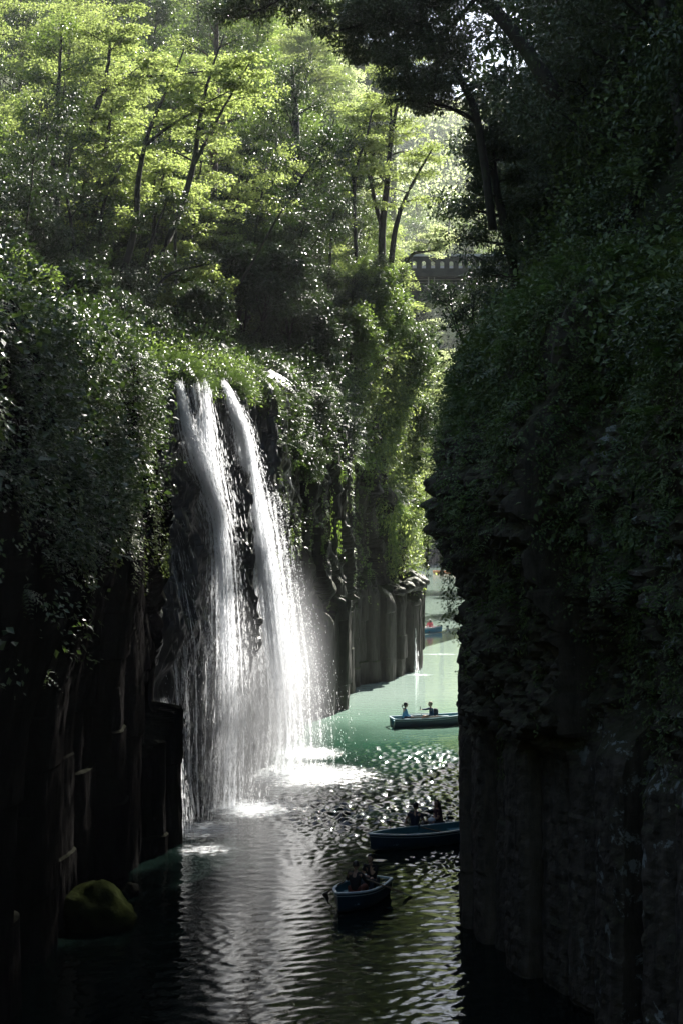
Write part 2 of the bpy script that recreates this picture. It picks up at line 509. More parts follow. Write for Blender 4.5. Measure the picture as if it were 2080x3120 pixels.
wall_obj("cliff", RG, [M['rock_r']], -1, "black shaded cliff with pale lichen spots filling the right side")
wall_obj("cliff", RF, [M['rock']], -1, "rock bank hidden behind the black cliff, along the far water")

wall_obj("cliff", LB, [M['rock_dim']], 1, "left cliff continuing unseen behind the lookout")  # unseen walls carried on to block skylight from behind
wall_obj("cliff", RB, [M['rock_dim']], -1, "right cliff continuing unseen behind the lookout")

# ------------------------------------------------------------------ terrain
def inside_left(x, y):
    P = np.array([p[:2] for p in LEFT if p[1] <= 200]); xs = np.interp(y, np.maximum.accumulate(P[:, 1]), P[:, 0])
    return xs - x            # > 0 : on the left bank, metres back from the edge
def inside_right(x, y):
    P = np.array([p[:2] for p in RIGHT]); xs = np.interp(y, P[:, 1], P[:, 0])
    return x - xs
def top_left(y):
    P = np.array([p[:3] for p in LEFT]); return np.interp(y, np.maximum.accumulate(P[:, 1]), P[:, 2])
def top_right(y):
    P = np.array([p[:3] for p in RIGHT]); return np.interp(y, P[:, 1], P[:, 2])
def h_left(x, y):
    y = y / KY
    back = 1.1 * np.clip(-12 - y, 0, 60)
    d = inside_left(x, y)
    z = top_left(y) + 0.9
    z = z + 0.33 * np.clip(y - 48, 0, 40) * sstep(2, 9, d) + 0.16 * np.clip(d - 5, 0, 60)
    z = z + 0.85 * np.clip(y - 84, 0, 78) * sstep(0, 14, d) + 0.35 * np.clip(d - 16, 0, 50)
    z = z + 0.6 * fbm(x * 0.12, y * 0.12, 3, 3)
    return z - 1.6 * (1 - sstep(0, 3.0, d)) + back
def h_right(x, y):
    y = y / KY
    d = inside_right(x, y)
    near = 1 - sstep(40, 52, y)
    z = top_right(y) + 0.8 + near * (1.5 * np.clip(d - 1.5, 0, 9) + 0.7 * np.clip(d - 10.5, 0, 40)) \
        + (1 - near) * (0.28 * np.clip(d, 0, 20) + 0.5 * np.clip(d - 20, 0, 200))
    z = z + 0.7 * fbm(x * 0.15, y * 0.15, 9, 3)
    return z - 1.8 * (1 - sstep(0, 2.2, d))
def h_far(x, y):
    y = y / KY
    return 0.5 + 0.85 * np.clip(y - 203, 0, 400) + 2.5 * fbm(x * 0.03, y * 0.03, 4, 3)

def terrain(name, x0, x1, y0, y1, st, hf, keep, label):
    xs = np.arange(x0, x1 + st, st); ys = np.arange(y0 * KY, y1 * KY + st, st)
    X, Y = np.meshgrid(xs, ys, indexing='ij')
    Z = hf(X, Y)
    V = np.stack([X, Y, Z], -1).reshape(-1, 3)
    fs = grid_faces(len(xs), len(ys))
    k = keep(X, Y).ravel()
    fs = fs[k[fs].all(1)]
    used = np.unique(fs); mp = -np.ones(len(V), int); mp[used] = np.arange(len(used))
    o = obj_np(name, V[used], mp[fs], M['soil'], None, True)
    return tag(o, label, "terrain", None, "structure")
terrain("terrain", -90, 14, -34, 204, 1.0, h_left, lambda x, y: inside_left(x, y / KY) > 1.6, "forested hillside above the waterfall cliff")
tr_ = terrain("terrain", 3, 110, -34, 204, 1.0, h_right, lambda x, y: inside_right(x, y / KY) > 1.4, "steep forested slope above the right cliff")
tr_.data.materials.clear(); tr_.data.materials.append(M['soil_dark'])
terrain("terrain", -60, 60, -58, -33, 2.0, lambda x, y: -1 + 1.3 * np.clip(-33 * KY + 2 - y, 0, 60), lambda x, y: x == x, "unseen slope added to close the gorge behind the lookout")  # out of view, put in to hold back skylight
terrain("terrain", -150, 220, 203, 420, 5.0, h_far, lambda x, y: x == x, "sunlit hillside closing the far end of the gorge")

# river bed and water
def plane(name, x0, x1, y0, y1, z, mat):
    V = np.array([(x0, y0, z), (x1, y0, z), (x1, y1, z), (x0, y1, z)], float)
    return obj_np(name, V, np.array([[0, 1, 2, 3]]), mat)
tag(plane("ground", -400, 400, -200, 700, -3.0, M['soil']), "dark bed of the river under the water", "ground", None, "structure")

def water_mat():
    m, nt = new_mat('river_water'); b = NT(nt)
    out = b.n('ShaderNodeOutputMaterial'); p = b.n('ShaderNodeBsdfPrincipled'); b.l(p.outputs[0], out.inputs[0])
    g = b.n('ShaderNodeNewGeometry')
    pos = g.outputs['Position']
    sx = b.n('ShaderNodeSeparateXYZ'); b.l(pos, sx.inputs[0])
    # silty water: near shade and far sunlight put into its colour by distance
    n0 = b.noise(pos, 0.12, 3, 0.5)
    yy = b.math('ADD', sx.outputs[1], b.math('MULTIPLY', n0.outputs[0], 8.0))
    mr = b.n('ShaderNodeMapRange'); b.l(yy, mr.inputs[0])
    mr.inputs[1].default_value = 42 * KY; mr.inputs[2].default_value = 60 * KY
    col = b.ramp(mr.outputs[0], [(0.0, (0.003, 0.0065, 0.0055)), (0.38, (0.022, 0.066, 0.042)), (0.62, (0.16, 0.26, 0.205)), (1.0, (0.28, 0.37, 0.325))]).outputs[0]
    # foam under the falls
    foam = None
    for (fx, fy, rx, ry, st) in FOAM:
        fy *= KY; ry *= KY
        mp = b.n('ShaderNodeMapping'); mp.vector_type = 'TEXTURE'
        mp.inputs['Location'].default_value = (fx, fy, 0); mp.inputs['Scale'].default_value = (rx, ry, 1)
        b.l(pos, mp.inputs[0])
        ln = b.n('ShaderNodeVectorMath', operation='LENGTH'); b.l(mp.outputs[0], ln.inputs[0])
        v = b.math('MULTIPLY', b.math('SUBTRACT', 1.0, ln.outputs['Value'], True), st)
        foam = v if foam is None else b.math('MAXIMUM', foam, v)
    fmap = b.n('ShaderNodeMapping'); fmap.inputs['Scale'].default_value = (1.0, 2.2, 1); b.l(pos, fmap.inputs[0])
    nf = b.noise(fmap.outputs[0], 3.0, 8, 0.75)
    nf2 = b.noise(pos, 38.0, 2, 0.6)
    fm = b.math('ADD', foam, b.math('ADD', b.math('MULTIPLY', b.math('SUBTRACT', nf.outputs[0], 0.5), 2.6), b.math('MULTIPLY', b.math('SUBTRACT', nf2.outputs[0], 0.5), 0.8)))
    fm = b.math('MULTIPLY', fm, b.math('MULTIPLY', foam, 3.0, True))
    fr = b.ramp(fm, [(0.25, (0, 0, 0)), (1.1, (1, 1, 1))]).outputs[0]
    col = b.mix(fr, col, (0.55, 0.60, 0.64))
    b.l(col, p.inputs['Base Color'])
    p.inputs['IOR'].default_value = 1.45
    p.inputs['Specular IOR Level'].default_value = 0.5
    rg = b.math('ADD', 0.035, b.math('MULTIPLY', fr, 0.5))
    b.l(rg, p.inputs['Roughness'])
    # waves: long ripples across the gorge, chop where the falls stir it
    w1 = b.n('ShaderNodeMapping'); w1.inputs['Scale'].default_value = (0.55, 1.0, 1); w1.inputs['Rotation'].default_value = (0, 0, 0.15); b.l(pos, w1.inputs[0])
    wa = b.noise(w1.outputs[0], 1.5, 3, 0.55, 0.4)
    wb = b.noise(w1.outputs[0], 4.6, 3, 0.6, 0.3)
    wc = b.noise(pos, 2.6, 4, 0.6, 0.3)
    cm = b.n('ShaderNodeMapping'); cm.vector_type = 'TEXTURE'
    cm.inputs['Location'].default_value = (2.4, 38.5 * KY, 0); cm.inputs['Scale'].default_value = (7.5, 8.5 * KY, 1); b.l(pos, cm.inputs[0])
    cl = b.n('ShaderNodeVectorMath', operation='LENGTH'); b.l(cm.outputs[0], cl.inputs[0])
    chop = b.ramp(cl.outputs['Value'], [(0.6, (1, 1, 1)), (1.0, (0.05, 0.05, 0.05))]).outputs[0]
    h = b.math('ADD', b.math('MULTIPLY', wa.outputs[0], 0.012), b.math('MULTIPLY', wb.outputs[0], 0.005))
    h = b.math('ADD', h, b.math('MULTIPLY', b.math('MULTIPLY', nf2.outputs[0], fr), 0.02))
    bp = b.n('ShaderNodeBump'); bp.inputs['Strength'].default_value = 1.0; bp.inputs['Distance'].default_value = 1.0
    b.l(h, bp.inputs['Height']); b.l(bp.outputs[0], p.inputs['Normal'])
    return m
FOAM = [(-3.2, 35.3, 3.0, 1.8, 0.9), (-1.4, 39.8, 4.2, 2.8, 0.85), (-1.4, 43.4, 2.4, 2.0, 0.8), (-4.6, 33.0, 2.0, 1.6, 0.8),
        (0.4, 38.0, 6.5, 6.0, 0.30), (5.0, 64.2, 1.6, 0.8, 0.6), (7.4, 73.5, 3.5, 1.0, 0.5), (-4.2, 31.0, 2.0, 1.4, 0.45)]
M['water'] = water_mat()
def wave_field(X, Y, rng, n, lam, slope, spread):
    h = np.zeros_like(X)
    for k in range(n):
        l = lam[0] * (lam[1] / lam[0]) ** rng.uniform()
        kk = 2 * pi / l; th = pi / 2 + rng.normal(0, spread) if spread < 9 else rng.uniform(0, pi)
        a = slope / kk / math.sqrt(n / 2)
        h += a * np.sin(kk * (cos(th) * X + sin(th) * Y) + rng.uniform(0, 6.28))
    return h
def build_water():
    rg = np.random.default_rng(31)
    st = 0.055
    xs = np.arange(-9.0, 8.5, st); ys = np.arange(26.0, 80.0, st * 1.25)
    X, Y = np.meshgrid(xs, ys, indexing='ij')
    warp = 0.25 * fbm(X * 0.5, Y * 0.5, 2, 2)
    fade = sstep(0, 1.5, X - xs[0]) * sstep(0, 1.5, xs[-1] - X) * sstep(0, 3, Y - ys[0]) * sstep(0, 6, ys[-1] - Y)
    d = np.sqrt(((X - 2.2) / 8.0) ** 2 + ((Y / KY - 38.0) / 9.5) ** 2)
    chop = 1 - sstep(0.45, 1.05, d + 0.2 * fbm(X * 0.25, Y * 0.15, 5, 2))
    gust = 0.75 + 0.5 * fbm(X * 0.35, Y * 0.2, 8, 2)
    h = wave_field(X + warp, Y + warp, rg, 26, (0.22, 0.9), 0.050, 0.6) * (0.6 + 0.4 * gust)
    h += chop * gust * (wave_field(X + warp, Y, rg, 44, (0.23, 0.6), 0.48, 99))
    V = np.stack([X, Y, h * fade], -1).reshape(-1, 3)
    Q = grid_faces(len(xs), len(ys))
    n = len(V); x0, x1, y0, y1 = xs[0], xs[-1], ys[0], ys[-1]
    ax = [-60, x0, x1, 120]; ay = [-40 * KY - 30, y0, y1, 215 * KY]
    ring = np.array([(x, y, 0.0) for x in ax for y in ay])
    rq = [(i * 4 + j, (i + 1) * 4 + j, (i + 1) * 4 + j + 1, i * 4 + j + 1) for i in range(3) for j in range(3) if (i, j) != (1, 1)]
    return obj_np("water", np.concatenate([V, ring]), np.concatenate([Q, np.array(rq) + n]), M['water'], None, True)
tag(build_water(), "rippled river water, painted turquoise where sunlit and black where shaded", "water", None, "structure")
# ------------------------------------------------------------------ plant building
def leaves_geo(P, D, N, L, W, fold=0.18):
    P = np.asarray(P); D = nrm(D); S = nrm(np.cross(D, N)); Nn = np.cross(S, D)
    L = np.asarray(L)[:, None]; W = np.asarray(W)[:, None]
    v0 = P; v2 = P + D * L
    mid = P + D * L * 0.45 + Nn * W * fold
    v1 = mid + S * W * 0.5; v3 = mid - S * W * 0.5
    V = np.stack([v0, v1, v2, v3], 1).reshape(-1, 3)
    a = np.arange(len(P)) * 4
    T = np.concatenate([np.stack([a, a + 1, a + 2], 1), np.stack([a, a + 2, a + 3], 1)])
    return V, T

def spray_leaves(rng, C, R, n, kind, L, W):
    """C (m,3) spray centres, R (m,) radii, n leaves each"""
    m = len(C); C = np.repeat(C, n, 0); R = np.repeat(R, n)[:, None]
    k = m * n
    a = rng.uniform(0, 2 * pi, k); r = np.sqrt(rng.uniform(0, 1, k))
    flat = np.stack([np.cos(a), np.sin(a), np.zeros(k)], 1)
    if kind == 'flat':          # maple: layered horizontal sprays
        P = C + flat * (r[:, None] * R)
        P[:, 2] += rng.normal(0, 0.10, k) * R[:, 0] - 0.22 * R[:, 0] * r ** 2
        D = flat + rng.normal(0, 0.5, (k, 3)); D[:, 2] -= 0.25
        N = np.stack([rng.normal(0, .45, k), rng.normal(0, .45, k), np.ones(k)], 1)
    else:                       # rounded clump
        ph = rng.normal(0, 1, (k, 3)); ph = nrm(ph) * (rng.uniform(0.25, 1, k) ** 0.5)[:, None]
        ph[:, 2] *= 0.7
        P = C + ph * R
        D = nrm(ph) * 0.8 + rng.normal(0, 0.55, (k, 3)); D[:, 2] -= 0.35
        N = ph * 0.4 + np.stack([rng.normal(0, .38, k), rng.normal(0, .38, k), np.ones(k)], 1)
    sc = rng.uniform(0.65, 1.25, k)
    return leaves_geo(P, D, N, L * sc, W * sc)

def tube(geo, P, R, sides=6):
    P = np.asarray(P, float); R = np.asarray(R, float); n = len(P)
    T = nrm(np.gradient(P, axis=0))
    ref = np.where(np.abs(T[:, 2:3]) > 0.9, np.array([[1., 0, 0]]), np.array([[0., 0, 1.]]))
    A = nrm(np.cross(T, ref)); B = np.cross(T, A)
    an = np.linspace(0, 2 * pi, sides, endpoint=False)
    V = P[:, None] + (A[:, None] * np.cos(an)[None, :, None] + B[:, None] * np.sin(an)[None, :, None]) * R[:, None, None]
    i = np.arange(n - 1)[:, None] * sides; j = np.arange(sides)[None, :]; j2 = (j + 1) % sides
    Q = np.stack([i + j, i + j2, i + sides + j2, i + sides + j], -1).reshape(-1, 4)
    V = V.reshape(-1, 3)
    cap0 = np.arange(sides)[::-1]; cap1 = np.arange(sides) + (n - 1) * sides
    T3 = []
    for c in (cap0, cap1):
        T3 += [(c[0], c[k], c[k + 1]) for k in range(1, sides - 1)]
    geo.add(V, T3, Q)

def smooth_line(P, n):
    """Catmull-Rom through P"""
    P = np.asarray(P, float)
    if len(P) < 3:
        t = np.linspace(0, 1, n)[:, None]; return P[0] * (1 - t) + P[-1] * t
    Q = np.vstack([2 * P[0] - P[1], P, 2 * P[-1] - P[-2]])
    out = []
    for t in np.linspace(0, len(P) - 1 - 1e-6, n):
        i = int(t); f = t - i
        a, b_, c, d = Q[i], Q[i + 1], Q[i + 2], Q[i + 3]
        out.append(0.5 * ((2 * b_) + (-a + c) * f + (2 * a - 5 * b_ + 4 * c - d) * f ** 2 + (-a + 3 * b_ - 3 * c + d) * f ** 3))
    return np.array(out)

def grow(rng, stems, wood, limb_n, limb_len, kind, L, W, per, t0=0.35, sub_n=4, spray_r=0.6, up=0.35, twist=0.0):
    """stems: list of (points, radii). adds wood, returns leaf verts/tris"""
    C = []; RR = []
    for (P, R) in stems:
        tube(wood, P, R, 8)
        n = len(P)
        ph = rng.uniform(0, 6.28)
        for k in range(limb_n):
            t = t0 + (1 - t0) * (k + rng.uniform(0, 0.9)) / limb_n
            i = min(n - 1, int(t * (n - 1)))
            p = P[i]; rr = R[i]
            ph += 2.4 + rng.normal(0, 0.35)
            ll = limb_len * (1 - 0.55 * ((t - t0) / (1 - t0)) ** 1.3) * rng.uniform(0.65, 1.15)
            e = up + rng.normal(0, 0.15) + 0.5 * (t - t0)
            d = np.array([cos(ph) * cos(e), sin(ph) * cos(e), sin(e)])
            q = np.linspace(0, 1, 6)[:, None]
            bend = np.array([0, 0, 1]) * (-0.22 if kind == 'flat' else 0.10) * ll
            side = np.cross(d, [0, 0, 1]) * rng.normal(0, 0.18) * ll
            LP = p + d * ll * q + bend * q ** 2 + side * q ** 2 + rng.normal(0, 0.02 * ll, (6, 3)) * q
            LR = np.maximum(0.012, rr * 0.45 * (1 - 0.85 * q[:, 0]))
            tube(wood, LP, LR, 5)
            C.append(LP[-1]); RR.append(spray_r)
            for s in range(sub_n):
                tt = 0.35 + 0.6 * (s + rng.uniform(0, 1)) / sub_n
                b0 = LP[int(tt * 5)]
                az = ph + (1 if s % 2 else -1) * rng.uniform(0.5, 1.2)
                e2 = rng.uniform(-0.1, 0.45) if kind == 'flat' else rng.uniform(-0.2, 0.8)
                l2 = ll * 0.42 * rng.uniform(0.6, 1.2)
                d2 = np.array([cos(az) * cos(e2), sin(az) * cos(e2), sin(e2)])
                SP = b0 + d2 * l2 * np.linspace(0, 1, 4)[:, None] + rng.normal(0, 0.03 * l2, (4, 3))
                tube(wood, SP, [0.018, 0.013, 0.010, 0.006], 4)
                C += [SP[-1], SP[2]]; RR += [spray_r * rng.uniform(0.7, 1.15), spray_r * 0.7]
    C = np.array(C); RR = np.array(RR)
    return spray_leaves(rng, C, RR, per, kind, L, W)

def straight_stem(rng, H, r, lean=0.04, kink=0.15, n=14, base=(0, 0, 0)):
    q = np.linspace(0, 1, n)
    P = np.stack([base[0] + np.cumsum(rng.normal(0, kink * H / n, n)) * 0.5 + rng.normal(0, lean) * H * q,
                  base[1] + np.cumsum(rng.normal(0, kink * H / n, n)) * 0.5 + rng.normal(0, lean) * H * q,
                  base[2] + H * q], 1)
    P[0, :2] = base[:2]
    R = r * (1 - 0.82 * q) * (1 + 0.5 * np.exp(-q * 18))
    return P, R

VARIANTS = {}
def make_variant(key, seed, H, r, limb_n, limb_len, kind, mat, bark, L, W, per, nstem=1, t0=0.35, sub_n=4, spray_r=0.6, up=0.35, lean=0.05):
    rng = np.random.default_rng(seed)
    wood = Geo(); stems = []
    for s in range(nstem):
        a = rng.uniform(0, 6.28)
        P, R = straight_stem(rng, H * rng.uniform(0.8, 1.0), r * (1 if nstem == 1 else 0.7), lean * (1 if nstem == 1 else 3.0), 0.18)
        stems.append((P, R))
    V, T = grow(rng, stems, wood, limb_n, limb_len, kind, L, W, per, t0, sub_n, spray_r, up)
    fs = []
    wv = np.concatenate(wood.V)
    fw = [np.concatenate(wood.T), np.concatenate(wood.Q)]
    VARIANTS[key] = (mesh_np(key + "_trunk", wv, fw, bark, True), mesh_np(key + "_crown", V, T, mat), H)

make_variant('maple_a', 1, 11, 0.17, 12, 4.2, 'flat', M['maple'], M['bark'], 0.125, 0.115, 95, 2, 0.35, 4, 0.85, 0.25)
make_variant('maple_b', 2, 9, 0.14, 12, 3.8, 'flat', M['maple'], M['bark'], 0.125, 0.115, 95, 3, 0.3, 3, 0.8, 0.3)
make_variant('pale_a', 3, 10, 0.15, 12, 4.0, 'flat', M['maple_pale'], M['bark'], 0.16, 0.14, 75, 2, 0.3, 4, 0.9, 0.3)
make_variant('glossy_a', 4, 11, 0.17, 18, 3.0, 'round', M['glossy'], M['bark_dark'], 0.19, 0.09, 50, 1, 0.25, 4, 0.6, 0.4)
make_variant('glossy_b', 5, 8, 0.14, 16, 2.6, 'round', M['glossy'], M['bark_dark'], 0.19, 0.09, 52, 2, 0.12, 3, 0.6, 0.35)
make_variant('broad_a', 6, 13, 0.20, 16, 3.6, 'round', M['broad'], M['bark'], 0.19, 0.115, 52, 1, 0.3, 4, 0.75, 0.45)
make_variant('broad_b', 7, 10, 0.16, 14, 3.2, 'round', M['broad'], M['bark'], 0.18, 0.11, 52, 2, 0.25, 3, 0.7, 0.4)
make_variant('dark_a', 8, 11, 0.20, 20, 3.6, 'round', M['dark'], M['bark_dark'], 0.15, 0.065, 110, 1, 0.2, 4, 0.7, 0.3)
make_variant('dark_b', 9, 9, 0.18, 18, 3.4, 'round', M['dark'], M['bark_dark'], 0.15, 0.065, 110, 2, 0.15, 3, 0.7, 0.3)
make_variant('shrub_g', 10, 2.2, 0.05, 7, 1.1, 'round', M['glossy'], M['bark_dark'], 0.16, 0.08, 42, 4, 0.1, 2, 0.32, 0.5, 0.12)
make_variant('shrub_b', 11, 2.0, 0.05, 7, 1.1, 'round', M['broad'], M['bark'], 0.12, 0.075, 60, 4, 0.1, 2, 0.34, 0.5, 0.12)
make_variant('shrub_m', 12, 2.4, 0.05, 7, 1.3, 'flat', M['maple'], M['bark'], 0.11, 0.10, 60, 3, 0.15, 3, 0.45, 0.4, 0.1)
make_variant('shrub_d', 13, 2.2, 0.05, 8, 1.2, 'round', M['dark'], M['bark_dark'], 0.11, 0.055, 70, 4, 0.05, 2, 0.35, 0.4, 0.12)
make_variant('shrub_y', 14, 2.0, 0.04, 7, 1.2, 'round', M['grass'], M['bark'], 0.16, 0.06, 60, 4, 0.05, 2, 0.38, 0.3, 0.15)

def plant(key, x, y, z, s=1.0, rz=0.0, name="tree", label="", cat="tree", group=None, sz=None, tilt=(0, 0)):
    tr, cr, H = VARIANTS[key]
    o = empty(name, (x, y, z), rz)
    o.rotation_euler = (tilt[0], tilt[1], rz)
    o.scale = (s, s, sz or s)
    tag(o, label, cat, group)
    for nm, me in (("trunk", tr), ("crown", cr)):
        c = bpy.data.objects.new(nm if cat != 'shrub' or nm != 'trunk' else 'stem', me)
        if cat == 'shrub' and nm == 'crown': c.name = 'foliage'
        c.parent = o; link(c)
    return o

def stem_tree(name, label, Y, stems, seed, kind, mat, bark, L, W, per, limb_n=9, limb_len=2.6, t0=0.45, sub_n=3, spray_r=0.6, up=0.3, dY=0.0, group=None, cat="tree"):
    """a tree whose stems follow given lines: each stem = [(px, py, radius_m), ...] at distance Y"""
    rng = np.random.default_rng(seed)
    wood = Geo(); ss = []
    org = None
    for st in stems:
        pts = []
        for k, q in enumerate(st):
            dy = q[3] if len(q) > 3 else 0.0
            pts.append(at(q[0], q[1], Y + dy))
        P = smooth_line(pts, 26); R = np.interp(np.linspace(0, 1, 26), np.linspace(0, 1, len(st)), [q[2] for q in st])
        wob = rng.normal(0, 0.03, P.shape); wob[:3] = 0
        P = P + np.cumsum(wob, 0) * 0.35
        if org is None: org = P[0].copy()
        ss.append((P - org, R))
    V, T = grow(rng, ss, wood, limb_n, limb_len, kind, L, W, per, t0, sub_n, spray_r, up)
    o = empty(name, org); tag(o, label, cat, group)
    wood.obj("trunk", bark, o, True)
    obj_np("crown", V, T, mat, o)
    return o
# ------------------------------------------------------------------ prominent trees, one by one
br = [(0.0)]
ML, MW = 0.125, 0.115
stem_tree("maple_tree", "leaning maple with two long bare stems curving right above the waterfall", 43,
    [[(322, 1090, .21), (326, 960, .19), (372, 850, .16), (412, 690, .14), (420, 560, .12), (452, 400, .09), (520, 250, .06), (560, 150, .03)],
     [(326, 965, .17), (400, 880, .16), (480, 800, .15), (545, 660, .14), (590, 520, .12), (612, 380, .10), (640, 240, .06), (690, 100, .03)],
     [(592, 500, .09), (640, 410, .07), (700, 300, .05), (780, 170, .03)],
     [(440, 445, .08), (520, 385, .06), (620, 325, .04), (740, 260, .02)]],
    21, 'flat', M['maple'], M['bark_dark'], ML, MW, 60, limb_n=7, limb_len=2.0, t0=0.55, sub_n=3, spray_r=.6, up=.25)
stem_tree("maple_tree", "dark trunk bending right into a long arching limb, tallest left of the leaning maple", 46,
    [[(250, 1060, .24), (252, 900, .22), (258, 700, .20), (268, 500, .18), (290, 350, .15), (325, 270, .12), (380, 245, .09), (500, 240, .06), (650, 225, .03)],
     [(322, 275, .10), (330, 180, .08), (340, 60, .05)]],
    22, 'flat', M['maple'], M['bark_dark'], ML, MW, 80, limb_n=8, limb_len=2.6, t0=0.5, sub_n=4, spray_r=.7)
stem_tree("broadleaf_tree", "straight dark trunk standing near the left edge of the wood", 44,
    [[(168, 1060, .19), (172, 900, .18), (176, 700, .16), (170, 480, .14), (178, 300, .10), (190, 100, .05)]],
    23, 'round', M['broad'], M['bark_dark'], .13, .075, 85, limb_n=16, limb_len=2.6, t0=0.3, sub_n=4, spray_r=.6)
stem_tree("broadleaf_tree", "thin forked tree between the arching maple and the leaning maple", 45,
    [[(270, 760, .12), (290, 640, .11), (315, 520, .09), (335, 400, .06), (345, 330, .03)],
     [(292, 630, .08), (340, 520, .06), (420, 460, .03)]],
    24, 'flat', M['maple'], M['bark_dark'], ML, MW, 55, limb_n=8, limb_len=1.7, t0=0.4, sub_n=3, spray_r=.5)
stem_tree("cedar_tree", "straight reddish trunk with dim needles rising behind the leaning maple", 56,
    [[(640, 900, .30), (642, 700, .28), (650, 500, .25), (655, 350, .22), (658, 150, .15), (660, -50, .08)]],
    25, 'round', M['glossy'], M['bark_red'], .13, .06, 70, limb_n=16, limb_len=2.6, t0=0.55, sub_n=4, spray_r=.6)
stem_tree("broadleaf_tree", "slim dark trunk close beside the reddish cedar trunk", 55,
    [[(612, 860, .15), (612, 700, .14), (610, 500, .12), (618, 350, .09), (640, 200, .04)]],
    26, 'flat', M['maple'], M['bark_dark'], ML, MW, 70, limb_n=10, limb_len=2.4, t0=0.45, sub_n=3, spray_r=.6)
stem_tree("evergreen_tree", "thick black trunk under white glinting leaves, right of the two standing trunks", 58,
    [[(930, 900, .42), (930, 780, .40), (925, 650, .36), (905, 500, .28), (900, 350, .2), (890, 200, .1)]],
    27, 'round', M['glossy'], M['bark_dark'], .14, .065, 80, limb_n=18, limb_len=3.0, t0=0.3, sub_n=4, spray_r=.65)
stem_tree("evergreen_tree", "short black trunk in the shade behind the shrubs, left of the thickest black trunk", 58,
    [[(772, 900, .48), (770, 800, .44), (765, 650, .34), (775, 520, .22), (780, 420, .1)]],
    28, 'round', M['glossy'], M['bark_dark'], .14, .065, 80, limb_n=16, limb_len=2.8, t0=0.3, sub_n=4, spray_r=.65)
stem_tree("maple_tree", "bright lime green maple with fanning dark stems beside the bridge", 66,
    [[(1162, 800, .26), (1165, 700, .24), (1178, 560, .20), (1192, 420, .15), (1215, 300, .09), (1240, 180, .04)],
     [(1165, 700, .16), (1142, 620, .14), (1130, 540, .11), (1140, 400, .07), (1150, 280, .03)],
     [(1172, 640, .14), (1185, 480, .11), (1190, 340, .08), (1180, 230, .04)],
     [(1190, 800, .2), (1205, 690, .17), (1230, 610, .13), (1275, 520, .09), (1320, 440, .04)],
     [(1138, 600, .1), (1110, 480, .07), (1085, 330, .03)]],
    29, 'flat', M['maple'], M['bark_dark'], ML, MW, 75, limb_n=9, limb_len=2.6, t0=0.4, sub_n=3, spray_r=.75, up=.35)
stem_tree("maple_tree", "slender maple leaning left over the shrubs, left of the fanning lime maple", 62,
    [[(1085, 800, .12), (1078, 600, .11), (1090, 500, .10), (1120, 400, .07), (1140, 300, .04)],
     [(1080, 590, .08), (1060, 480, .05), (1040, 400, .03)]],
    30, 'flat', M['maple'], M['bark_dark'], ML, MW, 75, limb_n=9, limb_len=2.3, t0=0.3, sub_n=3, spray_r=.7)
stem_tree("maple_tree", "pale maple branch reaching over the bridge parapet", 72,
    [[(1235, 800, .12), (1262, 772, .11), (1300, 765, .09), (1345, 755, .07), (1375, 725, .03)],
     [(1270, 770, .08), (1310, 735, .05), (1330, 700, .02)]],
    31, 'flat', M['maple_pale'], M['bark'], .12, .11, 50, limb_n=7, limb_len=1.5, t0=0.3, sub_n=3, spray_r=.55)
# bare dark stems that cross in front of the wood
FS = [("curving dark stem at the far left, bending right as it rises", 40, [(60, 1060, .13), (50, 880, .12), (75, 700, .10), (130, 520, .07), (150, 380, .04)]),
      ("dark forked stem left of the straight trunk", 41, [(105, 1070, .12), (96, 900, .11), (112, 700, .09), (100, 560, .06), (120, 420, .03)]),
      ("slim stem slanting right between the straight trunk and the arching one", 41, [(205, 1060, .10), (222, 900, .09), (228, 760, .08), (205, 600, .06), (215, 460, .03)]),
      ("slim stem leaning right beside the arching trunk", 42, [(262, 1070, .12), (285, 900, .11), (305, 740, .09), (318, 620, .07), (370, 500, .04)]),
      ("thin stem slanting right across the leaning maple", 42, [(400, 960, .07), (440, 840, .06), (478, 700, .05), (520, 600, .03)]),
      ("bare pole-like stem right of the leaning maple", 46, [(535, 900, .08), (536, 760, .075), (530, 640, .06), (520, 560, .03)]),
      ("low curving stem sweeping right from the leaning maple's foot", 42, [(340, 1000, .11), (400, 955, .10), (470, 880, .08), (530, 830, .06), (640, 810, .03)]),
      ("dark stem between the reddish cedar and the short black trunk", 54, [(705, 900, .10), (708, 760, .09), (720, 640, .07), (735, 520, .04)]),
      ("thin dark stem just left of the thickest black trunk", 56, [(860, 900, .10), (856, 780, .09), (850, 660, .07), (868, 520, .04)]),
      ("thin dark stem right of the thickest black trunk", 58, [(1000, 900, .10), (1004, 760, .09), (1016, 640, .07), (1010, 520, .04)])]
for k, (lab, Yd, st) in enumerate(FS):
    stem_tree("slender_tree", lab, Yd, [st], 50 + k, 'flat' if k % 2 else 'round', M['maple'] if k % 2 else M['glossy'], M['bark_dark'], .14, .09, 34, limb_n=7, limb_len=1.3, t0=0.6, sub_n=2, spray_r=.4, up=.35)
